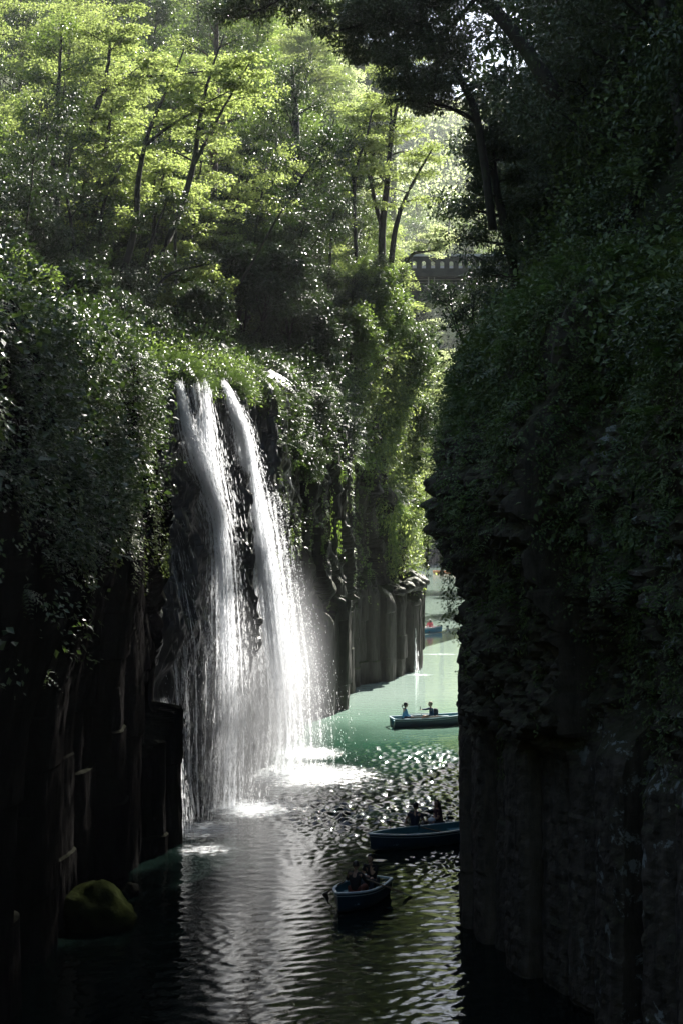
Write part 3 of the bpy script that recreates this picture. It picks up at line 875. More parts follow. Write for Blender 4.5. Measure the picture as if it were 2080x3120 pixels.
# dark trees of the right cliff
stem_tree("evergreen_tree", "black leaning tree whose trunk slants up left across the bright gap", 34,
    [[(1500, 700, .15), (1455, 380, .135), (1400, 240, .125), (1340, 160, .11), (1290, 60, .095), (1230, -60, .07), (1100, -120, .05)],
     [(1340, 160, .09), (1300, 250, .06), (1270, 290, .03)],
     [(1300, 80, .10), (1180, 40, .08), (1040, 60, .05), (900, 20, .03)],
     [(1450, 370, .09), (1380, 330, .07), (1300, 310, .05), (1200, 300, .02)]],
    32, 'round', M['dark'], M['bark_dark'], .13, .055, 100, limb_n=11, limb_len=1.7, t0=0.25, sub_n=3, spray_r=.42, up=.1)
stem_tree("evergreen_tree", "black canopy hanging over the top middle of the gorge", 30,
    [[(1700, 300, .25), (1560, 100, .22), (1400, -60, .2), (1200, -150, .15), (950, -170, .10), (760, -130, .05)],
     [(1400, -60, .12), (1280, 0, .08), (1150, 60, .05), (1020, 100, .02)],
     [(1100, -160, .09), (950, -60, .06), (820, 10, .04), (700, 60, .015)],
     [(1460, -20, .08), (1360, 90, .06), (1260, 150, .04), (1170, 210, .015)],
     [(1340, -90, .08), (1230, 30, .05), (1150, 110, .035), (1080, 190, .015)]],
    33, 'round', M['dark'], M['bark_dark'], .13, .055, 95, limb_n=13, limb_len=1.6, t0=0.3, sub_n=3, spray_r=.42, up=-.05)
stem_tree("evergreen_tree", "dark tree with drooping leafy edge against the brightest gap, below the slanting trunk", 36,
    [[(1600, 1000, .2), (1560, 800, .18), (1520, 620, .15), (1500, 480, .12), (1490, 380, .06)]],
    34, 'round', M['dark'], M['bark_dark'], .14, .06, 110, limb_n=22, limb_len=1.7, t0=0.1, sub_n=4, spray_r=.42, up=-.05)
stem_tree("sapling", "thin twiggy saplings crossing the pale gap just under the bridge", 33,
    [[(1425, 1120, .035), (1405, 1040, .03), (1385, 980, .025), (1370, 900, .015)],
     [(1440, 1100, .03), (1430, 980, .025), (1440, 880, .012)],
     [(1420, 1080, .025), (1390, 1010, .02), (1350, 930, .012), (1320, 905, .006)]],
    35, 'round', M['dark'], M['bark_dark'], .11, .05, 12, limb_n=7, limb_len=.7, t0=0.3, sub_n=2, spray_r=.26, up=.2, cat="sapling")

# ------------------------------------------------------------------ the wood on the left bank
rngF = np.random.default_rng(77)
ORD = "first second third fourth fifth sixth seventh eighth ninth tenth eleventh twelfth thirteenth fourteenth fifteenth sixteenth seventeenth eighteenth nineteenth twentieth twenty-first twenty-second twenty-third twenty-fourth twenty-fifth twenty-sixth".split()
def number_row(obs, base):
    obs = sorted(obs, key=lambda o: o.location[0] / max(o.location[1], 1))
    for i, o in enumerate(obs): o["label"] = base + ", " + ORD[i] + " from the left"
def ground_left(x, y): return float(h_left(np.array([[x]]), np.array([[y * KY]]))[0, 0])
def ground_right(x, y): return float(h_right(np.array([[x]]), np.array([[y * KY]]))[0, 0])

def row(keys, pts, label, group, hf, s=(0.85, 1.15), name="tree"):
    made = []
    for (x, y) in pts:
        k = keys[rngF.integers(len(keys))]
        made.append(plant(k, x, y * KY, hf(x, y) - 0.3, rngF.uniform(*s), rngF.uniform(0, 6.28), name, label, "tree", group,
              tilt=(rngF.normal(0, .05), rngF.normal(0, .05))))
    if len(made) <= 26 and len(made) > 1 and not label.startswith(('tree', 'pale washed', 'hazy', 'small pale')): number_row(made, label)
def pts_px(lst):   # (px, Y)
    return [((p - CX) / FD * Y, Y) for p, Y in lst]
row(['glossy_b', 'broad_b'], pts_px([(-40, 41), (60, 43), (20, 50), (130, 50)]), "small glinting evergreen at the left edge above the cliff", "glinting evergreens at the left edge of the wood", ground_left, (0.7, 0.95), "evergreen_tree")
row(['maple_a', 'maple_b'], pts_px([(-60, 52), (60, 56), (200, 58), (120, 63), (420, 62), (300, 66)]),
    "lime green maple crown lit from behind in the upper left wood", "sunlit maples of the upper left wood", ground_left, (0.95, 1.15), "maple_tree")
row(['broad_b', 'glossy_b', 'glossy_a'], pts_px([(400, 52), (500, 55), (560, 60), (700, 60), (760, 63), (860, 62), (1000, 62)]),
    "glinting evergreen in the middle of the wood behind the falls", "evergreens in the wood behind the falls", ground_left, (0.75, 1.0), "evergreen_tree")
row(['glossy_a', 'broad_a', 'maple_a', 'broad_b'], pts_px([(480, 70), (600, 74), (720, 70), (840, 73), (960, 70), (1060, 76), (900, 80)]),
    "green tree on the slope behind the falls, in the second row", "trees of the slope behind the falls", ground_left, (0.9, 1.2))
row(['maple_a', 'maple_b', 'pale_a'], pts_px([(1110, 84), (1150, 104), (1080, 92), (1010, 90)]),
    "pale lime maple on the bright slope left of the bridge", "maples on the slope left of the bridge", ground_left, (1.0, 1.3), "maple_tree")
row(['broad_a', 'maple_a', 'glossy_a', 'pale_a', 'broad_b', 'glossy_a'], [(-34 + 6.2 * i + rngF.uniform(-1.5, 1.5), 80 + rngF.uniform(-5, 8)) for i in range(6)]
    + [(-40 + 5.5 * i + rngF.uniform(-2, 2), 98 + rngF.uniform(-5, 5)) for i in range(9)]
    + [(-44 + 6.5 * i + rngF.uniform(-2, 2), 116 + rngF.uniform(-5, 5)) for i in range(9)]
    + [(-48 + 7.5 * i + rngF.uniform(-2, 2), 136 + rngF.uniform(-5, 5)) for i in range(9)]
    + [(-40 + 6.5 * i + rngF.uniform(-2, 2), 152 + rngF.uniform(-5, 5)) for i in range(9)]
    + [(2 + 3.2 * i + rngF.uniform(-1, 1), 118 + 13 * j + rngF.uniform(-3, 3)) for j in range(4) for i in range(4)]
    + [(-22 + 6.5 * i + rngF.uniform(-1, 1), 166 + 15 * j + rngF.uniform(-4, 4)) for j in range(3) for i in range(6)],
    "tree of the high hillside filling the top of the picture", "trees of the high hillside", ground_left, (1.1, 1.5))
row(['glossy_a', 'broad_a'], [(-15, 38), (-17, 44), (-19, 50), (-14, 33), (-22, 58), (-20, 30), (-13.5, 26)],
    "evergreen standing back from the left cliff beyond the leftmost trunks", "evergreens behind the left cliff", ground_left, (0.9, 1.1), "evergreen_tree")
# understory: small dark trees with thin leaning trunks
make_variant('thin_a', 16, 7.5, 0.085, 12, 1.9, 'round', M['glossy'], M['bark_dark'], 0.13, 0.06, 55, 3, 0.35, 3, 0.45, 0.35, 0.09)
make_variant('thin_b', 17, 8.5, 0.08, 12, 2.2, 'flat', M['broad'], M['bark_dark'], 0.12, 0.085, 55, 2, 0.45, 3, 0.55, 0.3, 0.10)
make_variant('bare_a', 18, 13, 0.15, 9, 2.6, 'flat', M['maple'], M['bark_dark'], 0.12, 0.11, 60, 1, 0.62, 3, 0.7, 0.3, 0.10)
make_variant('bare_b', 19, 12, 0.13, 9, 2.3, 'round', M['glossy'], M['bark_dark'], 0.17, 0.08, 50, 2, 0.60, 3, 0.6, 0.35, 0.09)
row(['bare_a', 'bare_b'], pts_px([(30, 42), (95, 45), (215, 44), (380, 47), (455, 46), (520, 49), (575, 47), (705, 52), (850, 55), (1010, 60), (60, 48), (290, 50), (740, 57), (965, 64)]),
    "slender bare-stemmed tree in the wood behind the falls", "slender bare-stemmed trees of the left wood", ground_left, (0.85, 1.15), "slender_tree")
row(['thin_a', 'thin_b', 'thin_a'], pts_px([(-20, 38), (45, 36.5), (100, 40), (150, 37), (90, 46), (230, 50), (470, 50), (530, 52), (690, 50), (740, 53), (820, 55), (880, 54), (980, 58), (1050, 60), (40, 50), (330, 52), (580, 53), (450, 56), (1000, 66), (930, 65)]),
    "low dark tree with leaning stems in the wood behind the falls", "thin understory trees of the left wood", ground_left, (0.8, 1.2), "understory_tree")
row(['glossy_a', 'dark_b', 'broad_b'], pts_px([(-30, 47), (240, 56), (350, 58), (560, 58), (680, 62), (820, 66), (980, 68), (130, 58), (40, 66), (450, 68), (620, 66)]),
    "dark evergreen standing among the maples of the left wood", "dark evergreens among the maples", ground_left, (0.8, 1.05), "evergreen_tree")
# right slope
row(['dark_a', 'dark_b'], [(max(x, .125 * y + 4.7), y) for (x, y) in pts_px([(1560, 40), (1640, 43)]) + [(6.4, 32), (7.6, 36), (8.4, 40.5), (9.4, 33), (10.5, 37), (12, 41), (8.2, 28), (10.8, 29), (13, 33), (14.5, 37), (8.5, 24.5), (11.5, 25), (14.5, 28), (9.6, 21), (13, 20.5), (17, 24), (16.5, 32), (18, 38), (14, 43.5), (17.5, 43)]],
    "black evergreen of the shaded slope above the right cliff", "evergreens of the shaded right slope", ground_right, (0.95, 1.25), "evergreen_tree")
make_variant('tall', 15, 27, 0.42, 18, 6.0, 'round', M['dark'], M['bark_dark'], 0.30, 0.14, 130, 1, 0.30, 5, 1.25, 0.25)  # trees put behind the cliff, out of view, to shade the lower left
row(['tall'], [(10.0, 50)], "smaller tall tree added beyond the others to shade the boulder", "tall trees added beyond the black cliff for shade", ground_right, (0.78, 0.8))
row(['tall'], [(11.2, 46), (13.4, 47.5), (11.2, 42.5), (12.6, 44.5)], "tall tree added beyond the black cliff for its shade", "tall trees added beyond the black cliff for shade", ground_right, (1.15, 1.25))
row(['broad_a', 'dark_a'], [(-16, 16), (-13, 8), (-17, 2), (-13.5, -5), (-18, -9), (-15, -15), (-11, -22), (-6, -27), (0, -30), (6, -27), (12, -20), (15, -12), (16, -5), (18, 2), (17, 9), (14, 14), (-22, -3), (22, -8), (-9, -30), (9, -33), (3, -38), (-4, -37)],
    "tree added behind the lookout, outside the view, to block skylight", "trees added behind the lookout", lambda x, y: 14.5 + 0.9 * max(0, -y - 12), (1.4, 1.8))  # unseen, added to keep skylight off the near cliffs
# far side
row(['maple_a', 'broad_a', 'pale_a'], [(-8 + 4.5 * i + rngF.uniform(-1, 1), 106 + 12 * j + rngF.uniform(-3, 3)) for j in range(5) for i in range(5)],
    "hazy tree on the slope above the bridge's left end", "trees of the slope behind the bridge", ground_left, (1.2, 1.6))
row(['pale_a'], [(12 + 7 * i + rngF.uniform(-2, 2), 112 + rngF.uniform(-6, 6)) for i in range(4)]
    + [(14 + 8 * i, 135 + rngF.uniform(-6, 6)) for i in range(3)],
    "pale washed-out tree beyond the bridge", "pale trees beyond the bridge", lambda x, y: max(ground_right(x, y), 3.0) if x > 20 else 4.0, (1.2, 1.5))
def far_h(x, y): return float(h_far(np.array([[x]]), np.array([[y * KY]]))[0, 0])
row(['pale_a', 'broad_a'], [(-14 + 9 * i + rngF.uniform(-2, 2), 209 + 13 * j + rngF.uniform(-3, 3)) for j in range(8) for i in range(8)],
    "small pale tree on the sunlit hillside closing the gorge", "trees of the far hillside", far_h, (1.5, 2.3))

# ------------------------------------------------------------------ shrubs one can pick out
SH = [("shrub_g", 700, 905, 50, 1.5, "rounded shrub with white glinting leaves above the falls, left of the black trunks"),
      ("shrub_g", 800, 920, 49, 1.6, "large glinting shrub straight above the right waterfall"),
      ("shrub_m", 590, 915, 47, 1.4, "yellow green shrub under the leaning maple"),
      ("shrub_g", 640, 1000, 44, 1.1, "small glinting shrub behind the grassy lip of the falls"),
      ("shrub_d", 880, 985, 52, 1.5, "dark shrub on the cliff top right of the falls"),
      ("shrub_g", 960, 1130, 53, 1.5, "glinting shrub hanging off the cliff between the falls and the overhang"),
      ("shrub_g", 960, 990, 54, 1.5, "glinting shrub on the cliff top, upper right of the falls"),
      ("shrub_b", 1060, 1080, 57, 1.6, "green shrub above the dark overhang"),
      ("shrub_b", 1120, 960, 60, 1.9, "weeping green bush below the slender maple"),
      ("shrub_y", 1170, 1020, 62, 1.6, "tall feathery green bush left of the pale gap"),
      ("shrub_y", 1228, 1100, 66, 1.7, "brightest feathery bush at the cliff's end under the bridge"),
      ("shrub_y", 1215, 1190, 65, 1.7, "sunlit bush halfway down the end of the cliff"),
      ("shrub_b", 1165, 1260, 63, 1.6, "sunlit leafy bush over the corner of the overhang"),
      ("shrub_y", 1255, 1320, 67, 1.5, "yellow green bush hanging at the cliff's end"),
      ("shrub_b", 1235, 1440, 67, 1.2, "hanging bush low on the lit end of the cliff"),
      ("shrub_m", 1240, 1560, 67, 0.9, "small bright plant above the lit rock ledge"),
      ("shrub_g", 920, 1300, 50, 1.1, "glinting fern clump left of the overhang"),
      ("shrub_y", 930, 1440, 49, 0.8, "small sunlit fern tuft beside the falls spray"),
      ("shrub_g", 60, 930, 40, 1.4, "glinting shrub at the left edge above the cliff"),
      ("shrub_g", 160, 980, 39, 1.3, "glinting shrub at the foot of the straight left trunk"),
      ("shrub_d", 400, 985, 41, 1.2, "dim shrub beneath the leaning maple's stems"),
      ("shrub_b", 1165, 890, 68, 1.3, "green bush hanging beside the left end of the bridge")]
shr = []
for k in range(26):
    Yd = rngF.uniform(27, 38); X = float(np.interp(Yd, [22, 30, 34, 38], [-7.5, -7.2, -7.2, -5.0])) - rngF.uniform(2.0, 6.5)
    shr.append(plant(['shrub_g', 'shrub_g', 'shrub_d', 'shrub_b'][rngF.integers(4)], X, Yd * KY, ground_left(X, Yd) - .15, rngF.uniform(.8, 1.3), rngF.uniform(0, 6), "shrub",
          "low glinting shrub under the trees on the left cliff top", "shrub", "shrubs under the trees on the left cliff top"))
number_row(shr, "low glinting shrub on the left cliff top")
for k, (key, px, py, Y, s, lab) in enumerate(SH):
    p = at(px, py + 35 * s * 50 / Y, Y)
    plant(key, p[0], p[1], p[2], s, k * 1.7, "shrub", lab, "shrub")
# ------------------------------------------------------------------ plants growing on the rock and the ground
def sample_grid(rng, G, N, dens, maskf):
    """random points on a grid surface, dens per square metre times maskf(P, N)"""
    a = G[:-1, :-1]; b_ = G[1:, :-1]; c = G[:-1, 1:]
    area = np.linalg.norm(np.cross(b_ - a, c - a), axis=-1)
    ctr = (a + G[1:, 1:]) / 2
    w = area * maskf(ctr, N[:-1, :-1]) * dens
    cnt = rng.poisson(np.clip(w, 0, 50))
    idx = np.repeat(np.arange(cnt.size), cnt.ravel())
    A = a.reshape(-1, 3)[idx]; B = b_.reshape(-1, 3)[idx]; Cc = c.reshape(-1, 3)[idx]
    Nn = N[:-1, :-1].reshape(-1, 3)[idx]
    u = rng.uniform(0, 1, (len(idx), 1)); v = rng.uniform(0, 1, (len(idx), 1))
    return A + (B - A) * u + (Cc - A) * v, Nn

def leaf_tufts(rng, P, N, n, R, L, W, droop=0.5, out=0.25):
    k = len(P) * n
    C = np.repeat(P, n, 0); Nn = np.repeat(N, n, 0)
    off = rng.normal(0, 1, (k, 3)) * R + Nn * np.abs(rng.normal(out, out * .6, k))[:, None]
    D = Nn * 0.8 + rng.normal(0, 0.6, (k, 3)); D[:, 2] -= droop
    nn = Nn * 0.7 + rng.normal(0, 0.35, (k, 3)); nn[:, 2] += 0.7
    sc = rng.uniform(0.55, 1.3, k)
    return leaves_geo(C + off, D, nn, L * sc, W * sc)

def fronds(rng, P, N, per, L0, pairs=8, droop=0.55, lw=0.24):
    m = len(P) * per
    C = np.repeat(P, per, 0); Nn = np.repeat(N, per, 0)
    D = nrm(Nn * 0.7 + rng.normal(0, 0.65, (m, 3)) + np.array([0, 0, 0.25]))
    L = L0 * rng.uniform(0.5, 1.2, m)[:, None]
    up = np.array([[0, 0, 1.0]])
    S = nrm(np.cross(D, up + rng.normal(0, .15, (m, 3))))
    VV = []; TT = []; n0 = 0
    for j in range(pairs + 1):
        s = (j + 0.6) / (pairs + 0.6)
        pos = C + D * L * s - up * L * droop * s * s
        tg = nrm(D - up * 2 * droop * s)
        ll = (L[:, 0] * lw * math.sin(pi * (0.12 + 0.86 * s) ** 0.8)).clip(0.01)
        for sg in ((1, -1) if j < pairs else (0,)):
            dr = nrm(S * sg + tg * (0.35 if sg else 1.0) - up * 0.15)
            V, T = leaves_geo(pos, dr, np.cross(S, tg) + 0 * S, ll, ll * 0.30 + 0.006, 0.1)
            VV.append(V); TT.append(T + n0); n0 += len(V)
    return np.concatenate(VV), np.concatenate(TT)

def blades(rng, P, N, per, L, W, lean=0.5):
    m = len(P) * per
    C = np.repeat(P, per, 0) + rng.normal(0, 0.06, (m, 3)) * [1, 1, 0.2]
    D = np.repeat(N, per, 0) * lean + rng.normal(0, 0.35, (m, 3)) + [0, 0, 0.75]
    D = nrm(D); LL = L * rng.uniform(0.5, 1.2, m); S = nrm(np.cross(D, rng.normal(0, 1, (m, 3))))
    q = []
    W = W * np.ones(m)
    out = np.repeat(N, per, 0) * [1, 1, 0]
    for s, w in ((0, 1), (0.5, 0.8), (1, 0.05)):
        pos = C + D * LL[:, None] * s + out * (0.45 * s * s * LL)[:, None] - np.array([0, 0, 1]) * (0.35 * s * s * LL)[:, None]
        q += [pos + S * (W * w / 2)[:, None], pos - S * (W * w / 2)[:, None]]
    V = np.stack(q, 1).reshape(-1, 3)
    a = np.arange(m)[:, None] * 6
    Q = np.concatenate([a + np.array([[0, 1, 3, 2]]), a + np.array([[2, 3, 5, 4]])])
    return V, Q

def stuff(name, V, T, mat, label):
    if len(V) == 0: return
    o = obj_np(name, V, T, mat)
    return tag(o, label, name.replace('_', ' '), None, "stuff")

rc = np.random.default_rng(5)
def nz3(P, s, seed=0): return fbm(P[..., 0] * s, P[..., 1] * s, P[..., 2] * s + seed, 3)

# left cliff, near part: a bulging mat of ferns and broad leaves over a black recess
def m_nl(P, N):
    y, z = P[..., 1] / KY, P[..., 2]
    n = nz3(P, 0.6)
    lim = np.interp(y, [20, 22, 25, 27, 29, 31], [9.6, 9.2, 9.8, 12.2, 13.0, 13.8])
    a = (y < 31.2) * sstep(lim - 0.6, lim + 1.0, z + 1.8 * n) * (y > 16)
    return a * (0.10 + 0.90 * sstep(-0.35, 0.25, nz3(P, 0.9, 7)))
P, N = sample_grid(rc, LG, LN, 42, m_nl)
P = P + N * (0.15 + 0.8 * np.clip(nz3(P, 0.55, 3) + 0.4, 0, 1.6) * np.interp(P[:, 1] / KY, [25, 28, 31], [1, .6, .15]))[:, None]
up_ = (N[:, 2] > 0.55) & (P[:, 2] > 14.0)
stuff("foliage", *leaf_tufts(rc, P[~up_], N[~up_], 9, 0.10, 0.105, 0.06), M['fern_left'], "dim leafy mat bulging over the left cliff")
stuff("undergrowth", *leaf_tufts(rc, P[up_], N[up_], 4, 0.18, 0.18, 0.09), M['glossy'], "glinting ground cover along the left cliff's rim")
P, N = sample_grid(rc, LG, LN, 5.0, m_nl)
stuff("ferns", *fronds(rc, P + N * 0.35, N, 4, 0.6), M['fern_left'], "ferns arching out of the left cliff's leafy mat")
P, N = sample_grid(rc, LG, LN, 2.4, m_nl)
stuff("creepers", *leaf_tufts(rc, P + N * 0.5, N, 7, 0.13, 0.2, 0.15, 0.7), M['fern_left'], "larger leaves dotted over the left cliff")

# shoulders and the band right of the falls
def m_mid(P, N):
    y, z = P[..., 1] / KY, P[..., 2]
    n = nz3(P, 0.45, 2)
    lim = np.interp(y, [41, 43, 46, 50, 53, 58, 61, 62.5, 64, 70], [15.8, 15.0, 13.6, 14.0, 14.4, 14.8, 14.2, 11.2, 7.4, 7.4])
    a = (y > 41.5) * (y < 76) * sstep(lim - 0.5, lim + 1.2, z + 2.6 * n)
    spill = 0.06 * (y > 48) * (z > 6) * (nz3(P, 0.5, 9) > 0.25)
    return np.maximum(a, spill) * (0.4 + 0.6 * sstep(-0.3, 0.2, nz3(P, 0.8, 17)))
P, N = sample_grid(rc, LG, LN, 20, m_mid)
P = P + N * (0.2 + 0.8 * np.clip(nz3(P, 0.5, 3) + 0.5, 0, 1.5))[:, None]
yy = P[:, 1] / KY
for sel, mat, lab in (((yy < 58), 'glossy', "dark glinting leaves covering the cliff top right of the falls"),
                      ((yy >= 58), 'broad', "sunlit leaves spilling down the end of the cliff")):
    stuff("foliage", *leaf_tufts(rc, P[sel], N[sel], 9, 0.16, 0.17, 0.085), M[mat], lab)
P, N = sample_grid(rc, LG, LN, 2.0, m_mid)
stuff("ferns", *fronds(rc, P + N * 0.5, N, 5, 0.85), M['fern'], "ferns hanging along the cliff right of the falls")
P, N = sample_grid(rc, LG, LN, 7.0, lambda P, N: m_mid(P, N) * (P[..., 1] / KY > 60))
stuff("creepers", *leaf_tufts(rc, P + N * 0.7, N, 8, 0.25, 0.2, 0.10, 0.8, 0.4), M['maple'], "bright leafy creepers hanging off the cliff's end")

# grassy lip of the waterfall
def m_lip(P, N):
    y, z = P[..., 1] / KY, P[..., 2]
    return (y > 31.5) * (y < 43) * sstep(14.55, 14.9, z + 0.25 * nz3(P, 1.2, 5))
P, N = sample_grid(rc, LG, LN, 60, m_lip)
stuff("grass", *blades(rc, P, N, 5, 0.42, 0.022, 0.7), M['grass'], "long green grass bent over the lip of the waterfall")
P, N = sample_grid(rc, LG, LN, 9, m_lip)
stuff("grass", *leaf_tufts(rc, P + N * 0.2, N, 7, 0.14, 0.13, 0.06), M['broad'], "small leaves among the grass on the lip of the waterfall")

# floor of the wood
def ground_cover(rng, x0, x1, y0, y1, dens, hf, keep, n, R, L, W, mat, lab, lift=0.25, name="undergrowth"):
    m = int((x1 - x0) * (y1 - y0) * KY * dens)
    x = rng.uniform(x0, x1, m); y = rng.uniform(y0 * KY, y1 * KY, m)
    k = keep(x, y / KY) * (0.35 + 0.65 * (fbm(x * .5, y * .5, 3, 3) > -0.25)) > rng.uniform(0, 1, m)
    x, y = x[k], y[k]
    z = hf(x, y)
    P = np.stack([x, y, z + lift * np.clip(fbm(x * .4, y * .4, 8, 3) + 0.6, 0.1, 2)], 1)
    N = np.tile([0, -0.35, 0.9], (len(P), 1))
    stuff(name, *leaf_tufts(rng, P, N, n, R, L, W, 0.2, 0.3), mat, lab)
ground_cover(rc, -24, 6, 31, 56, 5.5, h_left, lambda x, y: (inside_left(x, y) > 1.2) * (inside_left(x, y) < 16) * 1.0, 9, 0.28, 0.19, 0.095, M['glossy'], "glinting undergrowth beneath the trees behind the falls", 1.1)
ground_cover(rc, -12, 4, 36, 44, 4.0, h_left, lambda x, y: (inside_left(x, y) > 0.5) * (inside_left(x, y) < 5) * 1.0, 12, 0.2, 0.14, 0.05, M['grass'], "green undergrowth on the mound above the falls", 0.9)
ground_cover(rc, -34, 6, 54, 84, 1.5, h_left, lambda x, y: (inside_left(x, y) > 1.2) * 1.0, 12, 0.35, 0.22, 0.12, M['broad'], "undergrowth of the slope beyond the first trees", 1.3)
ground_cover(rc, -60, 14, 84, 150, 0.5, h_left, lambda x, y: (inside_left(x, y) > 1.2) * 1.0, 14, 0.7, 0.42, 0.26, M['broad'], "brush on the high hillside", 1.6)
ground_cover(rc, 8, 60, 84, 200, 0.4, h_right, lambda x, y: (inside_right(x, y) > 1.0) * 1.0, 14, 0.7, 0.42, 0.26, M['maple_pale'], "pale brush on the far right bank", 1.6)
def grid_of(hf, x0, x1, y0, y1, st):
    xs = np.arange(x0, x1, st); ys = np.arange(y0 * KY, y1 * KY, st)
    XX, YY = np.meshgrid(xs, ys, indexing='ij'); G_ = np.stack([XX, YY, hf(XX, YY)], -1)
    return G_, nrm(np.cross(np.gradient(G_, axis=0), np.gradient(G_, axis=1)))
FG, FN = grid_of(h_far, -40, 140, 203, 400, 4.0)
P, N = sample_grid(rc, FG, FN, 0.16, lambda P, N: 1.0 + 0 * P[..., 0])
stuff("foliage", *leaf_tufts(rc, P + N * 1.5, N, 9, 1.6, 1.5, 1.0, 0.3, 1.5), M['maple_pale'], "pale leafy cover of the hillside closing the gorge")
HG, HN = grid_of(h_left, -60, 14, 84, 202, 2.0)
P, N = sample_grid(rc, HG, HN, 0.9, lambda P, N: 1.0 * (inside_left(P[..., 0], P[..., 1] / KY) > 1.5) * (P[..., 0] > P[..., 1] * -0.38))
stuff("foliage", *leaf_tufts(rc, P + N * 0.8, N, 10, 0.9, 0.55, 0.36, 0.3, 0.8), M['broad'], "leafy cover of the high hillside")
def m_far(P, N): return sstep(3.0, 4.5, P[..., 2] + 1.5 * nz3(P, .2, 3)) * (P[..., 1] < 205 * KY)
P, N = sample_grid(rc, LF, LFN, 3.0, m_far)
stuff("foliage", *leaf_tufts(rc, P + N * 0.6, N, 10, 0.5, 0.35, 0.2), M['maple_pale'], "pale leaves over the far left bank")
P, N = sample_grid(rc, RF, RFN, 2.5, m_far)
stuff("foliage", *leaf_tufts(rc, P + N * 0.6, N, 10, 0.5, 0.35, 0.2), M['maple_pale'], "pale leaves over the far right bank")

# right cliff: dense above, thinner on the knobbly rock below
def m_r(P, N):
    x, y, z = P[..., 0], P[..., 1] / KY, P[..., 2]
    n = nz3(P, 0.55, 12)
    dense = np.maximum(1.6 * (z > 12.8), 1) * sstep(8.8, 12.2, z + 2.2 * n + 0.9 * (x < 4.2) * 0)
    thin = 0.30 * sstep(5.6, 7.0, z + 0.7 * n) * (nz3(P, 1.1, 4) > -0.15)
    edge = sstep(22.7, 23.8, y) * (1 - sstep(12.0, 13.4, z + 0.8 * n))
    return np.maximum(dense, thin) * (1 - 0.93 * edge) * np.maximum(0.6 * (z > 12.8), 0.3 + 0.7 * sstep(-0.3, 0.15, nz3(P, 0.9, 27)))
P, N = sample_grid(rc, RG, RN, 42, m_r)
P = P + N * (0.08 + 0.35 * np.clip(nz3(P, 0.55, 3) + 0.4, 0, 1.6))[:, None]
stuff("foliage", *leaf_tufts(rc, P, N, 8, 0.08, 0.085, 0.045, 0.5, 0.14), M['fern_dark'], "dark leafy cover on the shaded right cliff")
P, N = sample_grid(rc, RG, RN, 9, m_r)
stuff("ferns", *fronds(rc, P + N * 0.1, N, 4, 0.38), M['fern_dark'], "small ferns growing from cracks of the right cliff")
P, N = sample_grid(rc, RG, RN, 1.2, lambda P, N: m_r(P, N) * (P[..., 2] > 9.5))
stuff("creepers", *leaf_tufts(rc, P + N * 0.3, N, 7, 0.12, 0.17, 0.12, 0.7), M['fern_dark'], "larger dim leaves hanging on the right cliff")
xs = np.arange(3, 30, 0.5); ys = np.arange(8 * KY, 46 * KY, 0.5)
XX, YY = np.meshgrid(xs, ys, indexing='ij'); SG = np.stack([XX, YY, h_right(XX, YY)], -1)
SN = nrm(np.cross(np.gradient(SG, axis=0), np.gradient(SG, axis=1)))
def m_slope(P, N):
    d = inside_right(P[..., 0], P[..., 1] / KY)
    return (d > 0.6) * (d < 22) * (0.4 + 0.6 * sstep(-0.3, 0.2, nz3(P, 0.5, 6))) * np.where(d < 9, 1.0, 0.45)
P, N = sample_grid(rc, SG, SN, 22, m_slope)
P = P + N * (0.2 + 1.0 * np.clip(nz3(P, 0.35, 3) + 0.5, 0, 1.6))[:, None]
stuff("undergrowth", *leaf_tufts(rc, P, N, 11, 0.22, 0.12, 0.055, 0.5, 0.3), M['dark'], "black leafy thicket on the slope above the right cliff")
P, N = sample_grid(rc, SG, SN, 6, m_slope)
P = P + N * (0.5 + 1.1 * np.clip(nz3(P, 0.35, 3) + 0.5, 0, 1.6))[:, None]
stuff("undergrowth", *leaf_tufts(rc, P, N, 10, 0.3, 0.17, 0.10, 0.5, 0.35), M['fern_dark'], "dim green leaves among the thicket above the right cliff")
P, N = sample_grid(rc, SG, SN, 1.6, m_slope)
stuff("ferns", *fronds(rc, P + N * 1.0, N, 4, 0.8), M['fern_dark'], "large ferns on the slope above the right cliff")

P, N = sample_grid(rc, RG, RN, 1.0, lambda P, N: m_r(P, N) * (P[..., 2] > 8.0))
stuff("ferns", *fronds(rc, P + N * 0.3, N, 5, 0.75), M['fern'], "bigger pale ferns leaning out of the right cliff")
# long creeper strands hanging down the rock
def strands(rng, P, N, L, per, LL, W):
    n = len(P); k = n * per; i = np.repeat(np.arange(n), per); f = rng.uniform(0, 1, k)
    Ls = L * rng.uniform(0.4, 1.2, n)
    C = P[i] + N[i] * (0.12 + 0.08 * rng.uniform(0, 1, k))[:, None]; C[:, 2] -= Ls[i] * f
    C[:, :2] += rng.normal(0, 0.05, (k, 2))
    D = N[i] * 0.8 + rng.normal(0, 0.5, (k, 3)) - [0, 0, 0.9]
    return leaves_geo(C, D, N[i] + [0, 0, 0.6], LL * rng.uniform(.6, 1.2, k), W * rng.uniform(.6, 1.2, k))
P, N = sample_grid(rc, RG, RN, 0.5, lambda P, N: 1.0 * (P[..., 2] > 6.5) * (P[..., 2] < 13) * (nz3(P, .5, 3) > -.2))
stuff("creepers", *strands(rc, P, N, 1.8, 70, 0.10, 0.055), M['fern_dark'], "creeper strands hanging down the right cliff")
P, N = sample_grid(rc, LG, LN, 0.35, lambda P, N: 1.0 * (P[..., 1] / KY < 31) * (P[..., 2] > 9.3) * (P[..., 2] < 13))
stuff("creepers", *strands(rc, P + N * .5, N, 1.6, 70, 0.10, 0.06), M['fern_dark'], "creeper strands hanging below the left cliff's leafy mat")
